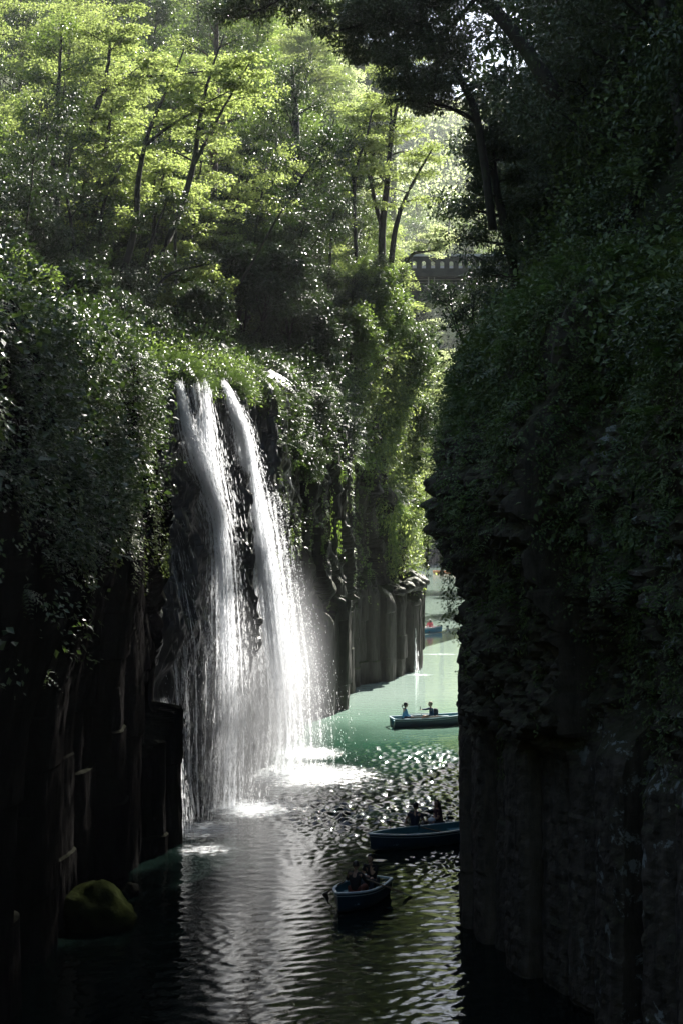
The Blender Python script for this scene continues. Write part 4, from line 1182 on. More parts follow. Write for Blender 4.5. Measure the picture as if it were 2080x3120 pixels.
P, N = sample_grid(rc, LG, LN, 0.30, lambda P, N: 1.0 * (P[..., 1] / KY > 44) * (P[..., 1] / KY < 68) * (P[..., 2] > 8) * (P[..., 2] < 15))
stuff("creepers", *strands(rc, P, N, 2.4, 60, 0.16, 0.09), M['broad'], "creeper strands hanging over the fanned rock right of the falls")
# ------------------------------------------------------------------ waterfalls
def falls_mat():
    m, nt = new_mat('falling_water'); b = NT(nt)
    out = b.n('ShaderNodeOutputMaterial')
    d = b.n('ShaderNodeBsdfDiffuse'); d.inputs[0].default_value = (0.93, 0.95, 0.98, 1)
    t = b.n('ShaderNodeBsdfTranslucent'); t.inputs[0].default_value = (0.93, 0.95, 0.98, 1)
    m1 = b.n('ShaderNodeMixShader'); m1.inputs[0].default_value = 0.6
    b.l(d.outputs[0], m1.inputs[1]); b.l(t.outputs[0], m1.inputs[2])
    b.l(m1.outputs[0], out.inputs[0])
    return m
M['falls'] = falls_mat()
rw = np.random.default_rng(9)

def streaks(rng, path, n, width_px=1.0, wid=0.012, ln=(0.12, 0.55), depth=0.5, bright=None, core=0.45):
    """path rows: py, left px, right px, plan distance, weight. Thin vertical water threads."""
    A = np.array(path, float)
    py = np.linspace(A[0, 0], A[-1, 0], 400)
    L = np.interp(py, A[:, 0], A[:, 1]); R = np.interp(py, A[:, 0], A[:, 2])
    Y = np.interp(py, A[:, 0], A[:, 3]); W = np.interp(py, A[:, 0], A[:, 4])
    p = W * (R - L) * 0 + W; p = p / p.sum()
    i = rng.choice(len(py), n, p=p)
    c = rng.normal(0.5, 1, n) * 0.0 + 0.5 + rng.normal(0, 1, n) * np.interp(i / 400.0, [0, .35, 1], [0.20, 0.24, 0.42])
    g = rng.normal(0.5, 0.14, n)
    f = np.where(rng.uniform(0, 1, n) < core, g, c)
    # threads gather into strands
    strand = 0.035 * np.sin(f * 37 + py[i] * 0.004) + 0.012 * np.sin(f * 91 + py[i] * 0.01)
    f = f + strand
    px = L[i] + (R[i] - L[i]) * f
    P = np.stack([(px - CX) / FD * Y[i], Y[i] * KY + rng.normal(0, depth * 0.5, n), EYE + (CY - py[i]) / FD * Y[i]], 1)
    P[:, 2] += rng.normal(0, 0.05, n)
    # direction follows the stream
    i2 = np.minimum(i + 12, len(py) - 1); i1 = np.maximum(i - 1, 0)
    def pos(k): 
        x = L[k] + (R[k] - L[k]) * f
        return np.stack([(x - CX) / FD * Y[k], Y[k] * KY, EYE + (CY - py[k]) / FD * Y[k]], 1)
    D = nrm(pos(i2) - pos(i1) + [0, 0, -1e-4])
    ll = rng.uniform(*ln, n)
    a = rng.uniform(0, pi, n)
    S = np.stack([np.cos(a), np.sin(a), 0 * a], 1)
    w = (wid * rng.uniform(0.5, 1.4, n))[:, None]
    q = [P - S * w * 0.3, P + S * w * 0.3, P + D * ll[:, None] + S * w * 0.5, P + D * ll[:, None] - S * w * 0.5]
    V = np.stack(q, 1).reshape(-1, 3)
    V[:, 2] = np.maximum(V[:, 2], 0.0)
    Q = np.arange(n)[:, None] * 4 + np.array([[0, 1, 2, 3]])
    return V, Q

def drops(rng, path, n, size=0.022, depth=0.8, ln=2.2):
    V, Q = streaks(rng, path, n, wid=size, ln=(size * ln, size * ln * 2.2), depth=depth, core=0.15)
    return V, Q

def waterfall(label, parts, dropsets, base):
    o = empty("waterfall", base); tag(o, label, "waterfall")
    g = Geo()
    for (path, n, wid, ln, dep, core) in parts:
        V, Q = streaks(rw, path, n, wid=wid * 1.15, ln=ln, depth=dep, core=core); g.add(V, None, Q)
    g.obj("stream", M['falls'], o, origin=base)
    if dropsets:
        g = Geo()
        for (path, n, size, dep) in dropsets:
            V, Q = drops(rw, path, n, size, dep); g.add(V, None, Q)
        s = g.obj("spray", M['falls'], o, origin=base); s["kind"] = "stuff"
    return o

A1 = [(1165, 535, 560, 33.3, .5), (1300, 538, 600, 33.6, .6), (1400, 560, 655, 34.0, .9), (1480, 598, 672, 34.8, 1.0), (1570, 630, 705, 35.9, 1.0),
      (1700, 640, 722, 35.8, .9), (1850, 640, 735, 35.7, .75), (2000, 640, 748, 35.6, .42), (2200, 630, 762, 35.5, .26), (2400, 610, 765, 35.4, .18), (2480, 600, 760, 35.3, .14)]
A2 = [(1160, 618, 636, 34.6, .9), (1230, 606, 650, 34.4, .7), (1330, 596, 665, 34.4, .6), (1430, 604, 672, 34.7, .8), (1520, 615, 685, 35.3, .6)]
A3 = [(1165, 545, 640, 33.9, .4), (1400, 570, 680, 34.4, .5), (1600, 632, 715, 36.0, .5)]
A4 = [(1650, 640, 700, 35.7, .4), (1900, 645, 715, 35.6, .6), (2150, 650, 745, 35.5, .5), (2450, 655, 745, 35.3, .4)]
A5 = [(1900, 560, 780, 35.5, .2), (2200, 540, 780, 35.4, .5), (2500, 540, 765, 35.2, .5)]
waterfall("left of the two bright waterfalls, fanned at its top and pinched over a ledge",
    [(A1, 47520, .007, (.05, .20), .25, .5), (A2, 9360, .008, (.06, .25), .2, .4), (A3, 6480, .008, (.06, .3), .25, .1), (A4, 6480, .008, (.05, .25), .3, .6)],
    [(A5, 9000, .011, .9), (A1, 8640, .008, .7)], tuple(at(690, 2480, 35.5) * [1, 1, 0]))
B1 = [(1165, 676, 692, 36.0, .9), (1225, 688, 730, 36.2, 1.0), (1300, 703, 770, 36.6, 1.0), (1400, 715, 795, 37.4, 1.0), (1500, 728, 822, 38.6, 1.0), (1620, 748, 850, 39.6, 1.0),
      (1760, 768, 872, 40.1, 1.0), (1900, 780, 890, 40.1, .9), (2000, 788, 905, 40.1, .6), (2120, 795, 930, 40.1, .42), (2250, 800, 950, 40.0, .28), (2350, 790, 930, 40.0, .2)]
B2 = [(1225, 695, 722, 36.1, .9), (1300, 712, 755, 36.5, 1), (1420, 728, 785, 37.4, 1), (1600, 755, 815, 40.1, 1), (1780, 776, 842, 40.1, 1), (1950, 790, 866, 40.1, .6), (2100, 805, 890, 40.1, .2)]
B3 = [(1500, 780, 870, 40.3, .2), (1800, 800, 920, 40.5, .5), (2050, 800, 960, 40.6, .6), (2330, 780, 980, 40.6, .6)]
waterfall("right of the two bright waterfalls, the whiter and broader one",
    [(B1, 60480, .008, (.05, .20), .35, .6), (B2, 46080, .008, (.05, .20), .3, .6)],
    [(B3, 22000, .012, 1.2), (B1, 15840, .009, 1.0)], tuple(at(860, 2345, 40.2) * [1, 1, 0]))
C1 = [(1190, 440, 475, 34.6, .6), (1400, 440, 485, 34.4, .4), (1700, 430, 560, 34.3, .35), (2000, 430, 620, 34.2, .5), (2400, 500, 620, 34.0, .5), (2500, 540, 620, 34.0, .5)]
waterfall("faint curtain of thin drips on the dark rock left of the falls", [(C1, 8000, .007, (.08, .4), .3, .1)], [(C1, 3000, .012, .5)], tuple(at(560, 2500, 34) * [1, 1, 0]))
D1 = [(2130, 478, 512, 32.4, .6), (2200, 500, 535, 32.4, .9), (2300, 515, 555, 32.3, .8), (2420, 520, 565, 32.2, .7), (2540, 525, 575, 32.2, .5)]
waterfall("small thin veil sliding off the low rock pier, lower left", [(D1, 3000, .006, (.06, .3), .15, .4)], [(D1, 500, .008, .4)], tuple(at(550, 2560, 32) * [1, 1, 0]))
E1 = [(1880, 1252, 1264, 65.6, .5), (1960, 1254, 1268, 65.5, 1), (2045, 1250, 1272, 65.4, 1)]
waterfall("tiny far waterfall running down the last rock column", [(E1, 450, .022, (.2, .6), .1, .4)], None, tuple(at(1262, 2050, 65.4) * [1, 1, 0]))

# drifting spray round the foot of the falls
def mist(name, c, r, dens, label):
    m, nt = new_mat('mist'); b = NT(nt)
    out = b.n('ShaderNodeOutputMaterial'); v = b.n('ShaderNodeVolumePrincipled'); b.l(v.outputs[0], out.inputs[1])
    v.inputs['Color'].default_value = (0.92, 0.95, 1.0, 1); v.inputs['Anisotropy'].default_value = 0.55
    tc = b.n('ShaderNodeTexCoord'); ln = b.n('ShaderNodeVectorMath', operation='LENGTH'); b.l(tc.outputs['Object'], ln.inputs[0])
    f = b.math('SUBTRACT', 1.0, ln.outputs['Value'], True)
    nz = b.noise(tc.outputs['Object'], 2.2, 3, 0.6)
    f = b.math('MULTIPLY', b.math('MULTIPLY', f, f), b.math('MULTIPLY', nz.outputs[0], 2 * dens))
    b.l(f, v.inputs['Density'])
    th = np.linspace(0, pi, 13); ph = np.linspace(0, 2 * pi, 24, endpoint=False)
    V = np.array([(sin(a) * cos(p), sin(a) * sin(p), cos(a)) for a in th for p in ph])
    Q = [(i * 24 + j, (i + 1) * 24 + j, (i + 1) * 24 + (j + 1) % 24, i * 24 + (j + 1) % 24) for i in range(12) for j in range(24)]
    o = obj_np(name, V, np.array(Q), m)
    o.location = c; o.scale = r
    return tag(o, label, "mist", None, "stuff")
mist("mist", tuple(at(850, 2100, 40.4)), (2.7, 5.0, 6.5), 0.42, "white spray drifting at the foot of the right waterfall")
mist("mist", tuple(at(690, 2250, 36.0)), (2.2, 4.0, 6.0), 0.5, "white spray drifting at the foot of the left waterfall")
# ------------------------------------------------------------------ arch bridge
M['concrete'] = pbr('old_concrete', (0.035, 0.036, 0.024), 0.9, noise_amt=0.5, noise_scale=1.5)
M['concrete_pale'] = pbr('pale_concrete', (0.45, 0.44, 0.41), 0.8, noise_amt=0.12, noise_scale=3)  # paler concrete copy; light on soffit and coping put into its colour
M['rail'] = pbr('weathered_rail', (0.22, 0.21, 0.17), 0.6)

def box(g, x0, x1, y0, y1, z0, z1):
    V = [(x, y, z) for x in (x0, x1) for y in (y0, y1) for z in (z0, z1)]
    g.add(V, None, [(0, 1, 3, 2), (4, 6, 7, 5), (0, 4, 5, 1), (2, 3, 7, 6), (0, 2, 6, 4), (1, 5, 7, 3)])

def build_bridge():
    Y0 = 76 * KY; Wd = 5.2
    X0, X1 = 1.0, 14.4
    o = empty("bridge", (X0, Y0, 24.0)); tag(o, "grey arch bridge with small arched openings in its parapet, high between the trees", "bridge")
    org = (X0, Y0, 24.0)
    # arch rib with solid spandrel
    g = Geo(); xs = np.linspace(2.2, 14.2, 61); za = 27.3 - 0.026 * (xs - 11.5) ** 2
    n = len(xs)
    V = []
    for y in (Y0, Y0 + Wd):
        V += [(x, y, z) for x, z in zip(xs, za)]
        V += [(x, y, 27.9) for x in xs]
    Q = []; 
    for i in range(n - 1):
        Q.append((i, i + 1, n + i + 1, n + i))
        Q.append((2 * n + i + 1, 2 * n + i, 3 * n + i, 3 * n + i + 1))
        Q.append((n + i, n + i + 1, 3 * n + i + 1, 3 * n + i))
    g.add(V, None, Q); g.obj("spandrel", M['concrete'], o, origin=org)
    g = Geo(); V = []; Q = []
    for y in (Y0 + 0.004, Y0 + Wd - 0.004):
        V += [(x, y, z - 0.004) for x, z in zip(xs, za)]
    Q = [(i + 1, i, n + i, n + i + 1) for i in range(n - 1)]
    g.add(V, None, Q); g.obj("arch", M['concrete_pale'], o, origin=org)  # pale soffit sheet; its colour stands in for light reflected from below
    g = Geo(); box(g, X0, X1, Y0 + 0.55, Y0 + Wd - .55, 27.9, 28.42); g.obj("deck", M['concrete'], o, origin=org)
    g = Geo(); box(g, X0, X1, Y0 - 0.35, Y0 + Wd + .35, 28.42, 28.72); box(g, X0, X1, Y0 - 0.25, Y0 + Wd + .25, 28.74, 28.8); g.obj("slab", M['concrete'], o, origin=org)
    for s, (ya, yb) in enumerate(((Y0 - 0.2, Y0 + 0.12), (Y0 + Wd - 0.12, Y0 + Wd + 0.2))):
        g = Geo(); bay = 0.70; zb, z1, z2, zt = 28.8, 29.06, 29.50, 29.98
        nb = int((X1 - X0) / bay)
        for b_ in range(nb):
            xa = X0 + b_ * bay; xo0, xo1 = xa + 0.19, xa + 0.51; r = 0.16; xc = (xo0 + xo1) / 2
            box(g, xa, xo0, ya, yb, zb, zt); box(g, xo1, xa + bay, ya, yb, zb, zt); box(g, xo0, xo1, ya, yb, zb, z1)
            an = np.linspace(pi, 0, 9); ax = xc + r * np.cos(an); az = z2 + r * np.sin(an)
            V = []
            for y in (ya, yb):
                V += [(x, y, z) for x, z in zip(ax, az)] + [(x, y, zt) for x in ax]
            Q = []
            for i in range(8):
                Q += [(i, i + 1, 9 + i + 1, 9 + i), (18 + i + 1, 18 + i, 27 + i, 27 + i + 1), (i + 1, i, 18 + i, 18 + i + 1)]
            g.add(V, None, Q)
        g.obj("parapet", M['concrete'], o, origin=org)
        g = Geo(); box(g, X0, X1, ya - 0.07, yb + 0.07, zt + 0.003, zt + 0.17); g.obj("coping", M['concrete_pale'], o, origin=org)
    # walkway rail hung under the parapet
    g = Geo()
    for z in (28.22, 27.98):
        tube(g, [(3.0, Y0 - 0.1, z), (14.0, Y0 - 0.1, z)], [.018, .018], 6)
    g.obj("rail", M['rail'], o, origin=org)
    for x, r in ((6.62, .055), (7.06, .03), (9.4, .03), (4.2, .03)):
        g = Geo(); tube(g, [(x, Y0 - 0.1, 27.9), (x, Y0 - 0.1, 28.42)], [r, r], 8); g.obj("post", M['rail'], o, origin=org)
    for xa, xb, nm in ((0.2, 2.6, 0), (13.3, 14.3, 1)):
        g = Geo(); box(g, xa, xb, Y0 + 0.15, Y0 + Wd - 0.15, 8.0, 27.88); g.obj("abutment", M['concrete'], o, origin=org)
build_bridge()
BK = 1.28                                     # the span stands farther back and is larger by this much
for ob in list(bpy.data.objects):
    if ob.parent is not None and ob.parent.name.startswith("bridge"):
        o_ = ob.parent.location; me = ob.data; n = len(me.vertices); V = np.zeros(n * 3); me.vertices.foreach_get("co", V); V = V.reshape(-1, 3)
        W = V + np.array(o_); W[:, 0] *= BK; W[:, 2] = EYE + (W[:, 2] - EYE) * BK; W[:, 1] = 76 * KY * BK + (W[:, 1] - 76 * KY) * BK
        me.vertices.foreach_set("co", (W - np.array([1.0 * BK, 76 * KY * BK, 27.8])).ravel()); me.update()
for ob in bpy.data.objects:
    if ob.name.startswith("bridge") and ob.parent is None: ob.location = (1.0 * BK, 76 * KY * BK, 27.8)

# boulder and rocks at the water's edge
def boulder(label, c, r, seed, mat, name="boulder"):
    th = np.linspace(0, pi, 25); ph = np.linspace(0, 2 * pi, 40, endpoint=False)
    T, Pp = np.meshgrid(th, ph, indexing='ij')
    D = np.stack([np.sin(T) * np.cos(Pp), np.sin(T) * np.sin(Pp), np.cos(T)], -1)
    k = 1 + 0.22 * fbm(D[..., 0] * 1.3 + seed, D[..., 1] * 1.3, D[..., 2] * 1.3, 4) + 0.05 * np.abs(vnoise(D[..., 0] * 5 + seed, D[..., 1] * 5, D[..., 2] * 5))
    V = (D * k[..., None] * np.array(r)).reshape(-1, 3)
    a = (np.arange(24)[:, None] * 40 + np.arange(40)[None, :]).ravel(); b_ = (np.arange(24)[:, None] * 40 + (np.arange(40) + 1)[None, :] % 40).ravel()
    Q = np.stack([a, a + 40, b_ + 40, b_], 1)
    o = obj_np(name, V, Q, mat, None, True); o.location = c
    return tag(o, label, "boulder")
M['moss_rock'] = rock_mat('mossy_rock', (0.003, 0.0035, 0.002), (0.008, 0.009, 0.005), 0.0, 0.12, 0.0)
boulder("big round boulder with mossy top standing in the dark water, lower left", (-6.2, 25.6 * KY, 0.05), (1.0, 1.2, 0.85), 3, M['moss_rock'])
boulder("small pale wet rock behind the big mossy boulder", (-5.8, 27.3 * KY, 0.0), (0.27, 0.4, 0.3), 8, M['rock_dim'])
for k, (x, y, z, r) in enumerate([(4.2, 63.6, 5.7, .5), (4.7, 64.6, 5.8, .65), (5.0, 65.9, 5.9, .7), (4.5, 65.4, 6.3, .6), (5.1, 67.0, 5.8, .55), (3.7, 63.0, 5.5, .4)]):
    boulder("sunlit boulder on the ledge at the cliff's end, %s from the falls side" % ["second", "third", "fifth", "fourth", "last", "first"][k], (x, y * KY, z), (r, r * 1.2, r * .7), 20 + k, M['rock'])
# ------------------------------------------------------------------ rowing boats
M['hull'] = pbr('navy_hull', (0.014, 0.042, 0.075), 0.35, noise_amt=0.25, noise_scale=3)
M['hull_in'] = pbr('pale_blue_inside', (0.08, 0.22, 0.27), 0.5, noise_amt=0.15, noise_scale=5)
M['hull_far'] = pbr('bright_blue_hull', (0.06, 0.30, 0.48), 0.4)
M['white_in'] = pbr('white_inside', (0.75, 0.78, 0.78), 0.5)
M['gunwale'] = pbr('pale_rim', (0.42, 0.52, 0.60), 0.35, noise_amt=0.15, noise_scale=9)
M['orange'] = pbr('orange_hull', (0.75, 0.30, 0.14), 0.45)
M['oar_wood'] = pbr('oar_wood', (0.20, 0.15, 0.10), 0.5)
M['oar_blade'] = pbr('oar_blade', (0.45, 0.55, 0.62), 0.35)
M['num'] = pbr('faded_paint', (0.20, 0.27, 0.33), 0.6)

def hull_section(t, L, B, inset=0.0):
    """t 0 stern .. 1 bow. returns (x, halfwidth, sheer z, keel z)"""
    w = B / 2 * (0.80 + 0.20 * math.sin(min(1, t / 0.45) * pi / 2)) if t < 0.45 else B / 2 * (1 - ((t - 0.45) / 0.55) ** 2.3)
    w = max(w, 0.012) - inset
    return (-L / 2 + L * t, max(w, 0.006), 0.40 + 0.16 * t ** 2.2 + 0.03 * (1 - t) ** 2, -0.10 + 0.16 * t ** 4)

def build_boat(label, L, B, loc, heading, number=None, hull='hull', inside='hull_in', group="rowing boats on the river", rim='gunwale'):
    o = empty("rowing_boat", loc, heading); tag(o, label, "rowing boat", group)
    ns, nc = 34, 9
    def shell(inset, zup):
        V = np.zeros((ns, 2 * nc - 1, 3))
        for i in range(ns):
            t = i / (ns - 1)
            x, w, zs, zk = hull_section(t, L, B, inset)
            zk += zup
            for j in range(2 * nc - 1):
                a = (j / (2 * nc - 2)) * 2 - 1
                s = abs(a)
                yy = math.copysign(w * (1 - (1 - s) ** 2.4) ** 0.75 if s > 0 else 0.0, a)
                zz = zk + (zs - zk) * (s ** 2.3)
                rake = 0.14 * (zz - zk) * t ** 3
                V[i, j] = (x + rake - (inset if t > .9 else 0) * .5 + (inset if t < 0.03 else 0), yy, zz)
        return V
    Vo = shell(0, 0); Vi = shell(0.035, 0.05)
    m = 2 * nc - 1
    g = Geo(); g.add(Vo.reshape(-1, 3), None, grid_faces(ns, m))
    g.add(Vo[0], [(nc - 1, j + 1, j) for j in range(m - 1)])
    hb = g.obj("hull", M[hull], o, True)
    g = Geo(); g.add(Vi.reshape(-1, 3), None, grid_faces(ns, m, True)); g.add(Vi[0], [(nc - 1, j, j + 1) for j in range(m - 1)])
    g.obj("inside", M[inside], o, True)
    # gunwale: a square rim that wraps sides and transom
    g = Geo()
    edge = list(Vo[:, -1]) ; edge2 = list(Vo[:, 0])
    ring = np.array(edge + edge2[::-1])
    pr = 0.028
    def rimline(P, closed):
        P = np.asarray(P); n = len(P)
        T = nrm(np.gradient(P, axis=0)); Sd = nrm(np.cross(T, [0, 0, 1.0]))
        sec = []
        for (a, b_) in ((-.045, -.02), (-.045, .022), (.025, .022), (.025, -.02)):
            sec.append(P + Sd * a * (1) + np.array([0, 0, b_]))
        V = np.stack(sec, 1); Q = []
        for i in range(n - 1):
            for k in range(4):
                Q.append((i * 4 + k, i * 4 + (k + 1) % 4, (i + 1) * 4 + (k + 1) % 4, (i + 1) * 4 + k))
        g.add(V.reshape(-1, 3), None, Q + [(3, 2, 1, 0), (4 * n - 4, 4 * n - 3, 4 * n - 2, 4 * n - 1)])
    rimline(ring, False)
    tr = np.linspace(0, 1, 8)[:, None]
    rimline(Vo[0, 0] * (1 - tr) + Vo[0, -1] * tr, False)
    g.obj("gunwale", M[rim], o)
    # rubbing strake
    g = Geo()
    for sg in (0, -1):
        P = Vo[:, sg] * [1, 1.012, 1] - [0, 0, 0.085]
        tube(g, P, np.full(ns, 0.012), 5)
    g.obj("strake", M[rim], o)
    def thwart(name, t0, t1, z, mat):
        g = Geo(); V = []
        n = 7
        for k in range(n):
            t = t0 + (t1 - t0) * k / (n - 1)
            x, w, zs, zk = hull_section(t, L, B, 0.05)
            V += [(x, -w * .97, z), (x, w * .97, z), (x, w * .97, z - .035), (x, -w * .97, z - .035)]
        Q = []
        for k in range(n - 1):
            for q in range(4):
                Q.append((k * 4 + q, k * 4 + (q + 1) % 4, (k + 1) * 4 + (q + 1) % 4, (k + 1) * 4 + q))
        Q += [(3, 2, 1, 0), (4 * n - 4, 4 * n - 3, 4 * n - 2, 4 * n - 1)]
        g.add(V, None, Q); g.obj(name, mat, o)
    thwart("seat", 0.03, 0.16, 0.27, M[inside]); thwart("seat", 0.44, 0.53, 0.26, M[inside]); thwart("seat", 0.78, 0.93, 0.33, M[inside])
    for sg in (-1, 1):
        x, w, zs, zk = hull_section(0.42, L, B)
        g = Geo(); tube(g, [(x, sg * w, zs), (x, sg * w, zs + 0.05)], [.016, .016], 6)
        an = np.linspace(pi * 0.9, 2.1 * pi, 9)
        tube(g, [(x + .035 * cos(a), sg * w, zs + .09 + .035 * sin(a)) for a in an], [.009] * 9, 5)
        g.obj("rowlock", M['rail'], o)
    if number:
        for sg in (-1, 1):
            cu = bpy.data.curves.new("num", 'FONT'); cu.body = number; cu.size = 0.20; cu.extrude = 0.002; cu.align_x = 'CENTER'
            tmp = bpy.data.objects.new("num", cu); COL.objects.link(tmp)
            dg = bpy.context.evaluated_depsgraph_get(); me = bpy.data.meshes.new_from_object(tmp.evaluated_get(dg))
            bpy.data.objects.remove(tmp)
            me.materials.clear(); me.materials.append(M['num'])
            n_ = bpy.data.objects.new("number", me); n_.parent = o; link(n_)
            t = 0.82; x, w, zs, zk = hull_section(t, L, B); x2, w2, _, _ = hull_section(t + .06, L, B)
            ang = math.atan2(w2 - w, x2 - x)
            n_.location = (x, sg * (w * 0.93 + 0.02), 0.17)
            n_.rotation_euler = (radians(78), 0, (ang if sg < 0 else pi + ang) * 1.0 if sg > 0 else -ang)
            if sg > 0: n_.rotation_euler = (radians(78), 0, pi + ang)
    return o

def to_world(boat_loc, heading, p):
    c, s = cos(heading), sin(heading)
    return np.array([boat_loc[0] + c * p[0] - s * p[1], boat_loc[1] + s * p[0] + c * p[1], boat_loc[2] + p[2]])

def oar(label, a, b_, blade=0.42, mat='oar_wood', bw=0.075, group="oars of the rowing boats"):
    a = np.array(a, float); b_ = np.array(b_, float); L = np.linalg.norm(b_ - a)
    o = empty("oar", tuple(a)); tag(o, label, "oar", group)
    X = Vector(b_ - a); o.rotation_mode = 'QUATERNION'; o.rotation_quaternion = X.to_track_quat('X', 'Z')
    g = Geo(); tube(g, [(0, 0, 0), (.12, 0, 0), (.13, 0, 0), (L - blade, 0, 0), (L - blade + .08, 0, 0)], [.014, .014, .022, .020, .012], 8)
    g.obj("shaft", M[mat], o, True)
    g = Geo(); n = 8; V = []
    for k in range(n):
        t = k / (n - 1); x = L - blade + blade * t; w = bw * (0.25 + 0.75 * math.sin(min(1, t * 1.6) * pi / 2)) * (1 if t < .97 else .8)
        V += [(x, -w, .006), (x, w, .006), (x, w, -.006), (x, -w, -.006)]
    Q = []
    for k in range(n - 1):
        for q in range(4): Q.append((k * 4 + q, k * 4 + (q + 1) % 4, (k + 1) * 4 + (q + 1) % 4, (k + 1) * 4 + q))
    Q += [(3, 2, 1, 0), (4 * n - 4, 4 * n - 3, 4 * n - 2, 4 * n - 1)]
    g.add(V, None, Q); g.obj("blade", M['oar_blade'] if mat == 'oar_wood' else M[mat], o)
    return o

# ------------------------------------------------------------------ people
M['skin'] = pbr('skin', (0.45, 0.27, 0.19), 0.55)
M['hair'] = pbr('black_hair', (0.012, 0.010, 0.010), 0.45)
M['eye'] = pbr('eye', (0.02, 0.015, 0.012), 0.3)
M['lip'] = pbr('lip', (0.35, 0.13, 0.11), 0.5)
def cloth(name, c): M[name] = pbr(name, c, 0.85, noise_amt=0.2, noise_scale=14)
cloth('navy_shirt', (0.014, 0.018, 0.040)); cloth('black_tee', (0.010, 0.010, 0.014)); cloth('burgundy_top', (0.055, 0.018, 0.030))
cloth('rust_trousers', (0.13, 0.035, 0.022)); cloth('dark_trousers', (0.015, 0.017, 0.028)); cloth('pale_bag', (0.50, 0.54, 0.60))
cloth('blue_jacket', (0.08, 0.24, 0.42)); cloth('navy_jacket', (0.022, 0.060, 0.12)); cloth('khaki', (0.32, 0.27, 0.20)); cloth('pink_top', (0.62, 0.10, 0.13))
cloth('white_cloth', (0.72, 0.72, 0.72)); cloth('black_cap', (0.012, 0.013, 0.016)); cloth('backpack', (0.02, 0.024, 0.035))

def skin_mesh(name, verts, edges, radii, mat, sub=2, root=0):
    me = bpy.data.meshes.new(name); me.from_pydata([tuple(v) for v in verts], edges, [])
    ob = bpy.data.objects.new(name, me); COL.objects.link(ob)
    md = ob.modifiers.new("s", 'SKIN'); md.use_smooth_shade = True
    for i, r in enumerate(radii):
        rr = r if isinstance(r, tuple) else (r, r)
        me.skin_vertices[0].data[i].radius = rr
        me.skin_vertices[0].data[i].use_root = (i == root)
    sm = ob.modifiers.new("u", 'SUBSURF'); sm.levels = sub; sm.render_levels = sub
    dg = bpy.context.evaluated_depsgraph_get()
    res = bpy.data.meshes.new_from_object(ob.evaluated_get(dg))
    bpy.data.objects.remove(ob)
    res.materials.clear(); res.materials.append(mat)
    for p in res.polygons: p.use_smooth = True
    n = len(res.vertices); V = np.zeros(n * 3); res.vertices.foreach_get("co", V)
    return res, V.reshape(-1, 3)

def mesh_arrays(me):
    V = np.zeros(len(me.vertices) * 3); me.vertices.foreach_get("co", V)
    T = []; 
    for p in me.polygons:
        v = p.vertices
        for k in range(1, len(v) - 1): T.append((v[0], v[k], v[k + 1]))
    return V.reshape(-1, 3), np.array(T)

def ellip(c, r, n=(14, 20), f=None):
    th = np.linspace(0, pi, n[0]); ph = np.linspace(0, 2 * pi, n[1], endpoint=False)
    D = np.array([(sin(a) * cos(p), sin(a) * sin(p), cos(a)) for a in th for p in ph])
    V = D * r
    if f is not None: V = f(D, V)
    Q = [(i * n[1] + j, (i + 1) * n[1] + j, (i + 1) * n[1] + (j + 1) % n[1], i * n[1] + (j + 1) % n[1]) for i in range(n[0] - 1) for j in range(n[1])]
    T = [(q[0], q[1], q[2]) for q in Q] + [(q[0], q[2], q[3]) for q in Q]
    return V + np.array(c), np.array(T)

def elbow(s, h, l1, l2, pole):
    s, h, pole = map(lambda v: np.array(v, float), (s, h, pole))
    d = h - s; D = min(np.linalg.norm(d), (l1 + l2) * 0.995); dn = d / np.linalg.norm(d)
    a = (l1 ** 2 - l2 ** 2 + D ** 2) / (2 * D); hh = math.sqrt(max(0, l1 ** 2 - a ** 2))
    p = pole - dn * np.dot(pole, dn); p = p / np.linalg.norm(p)
    return s + dn * a + p * hh, s + dn * D

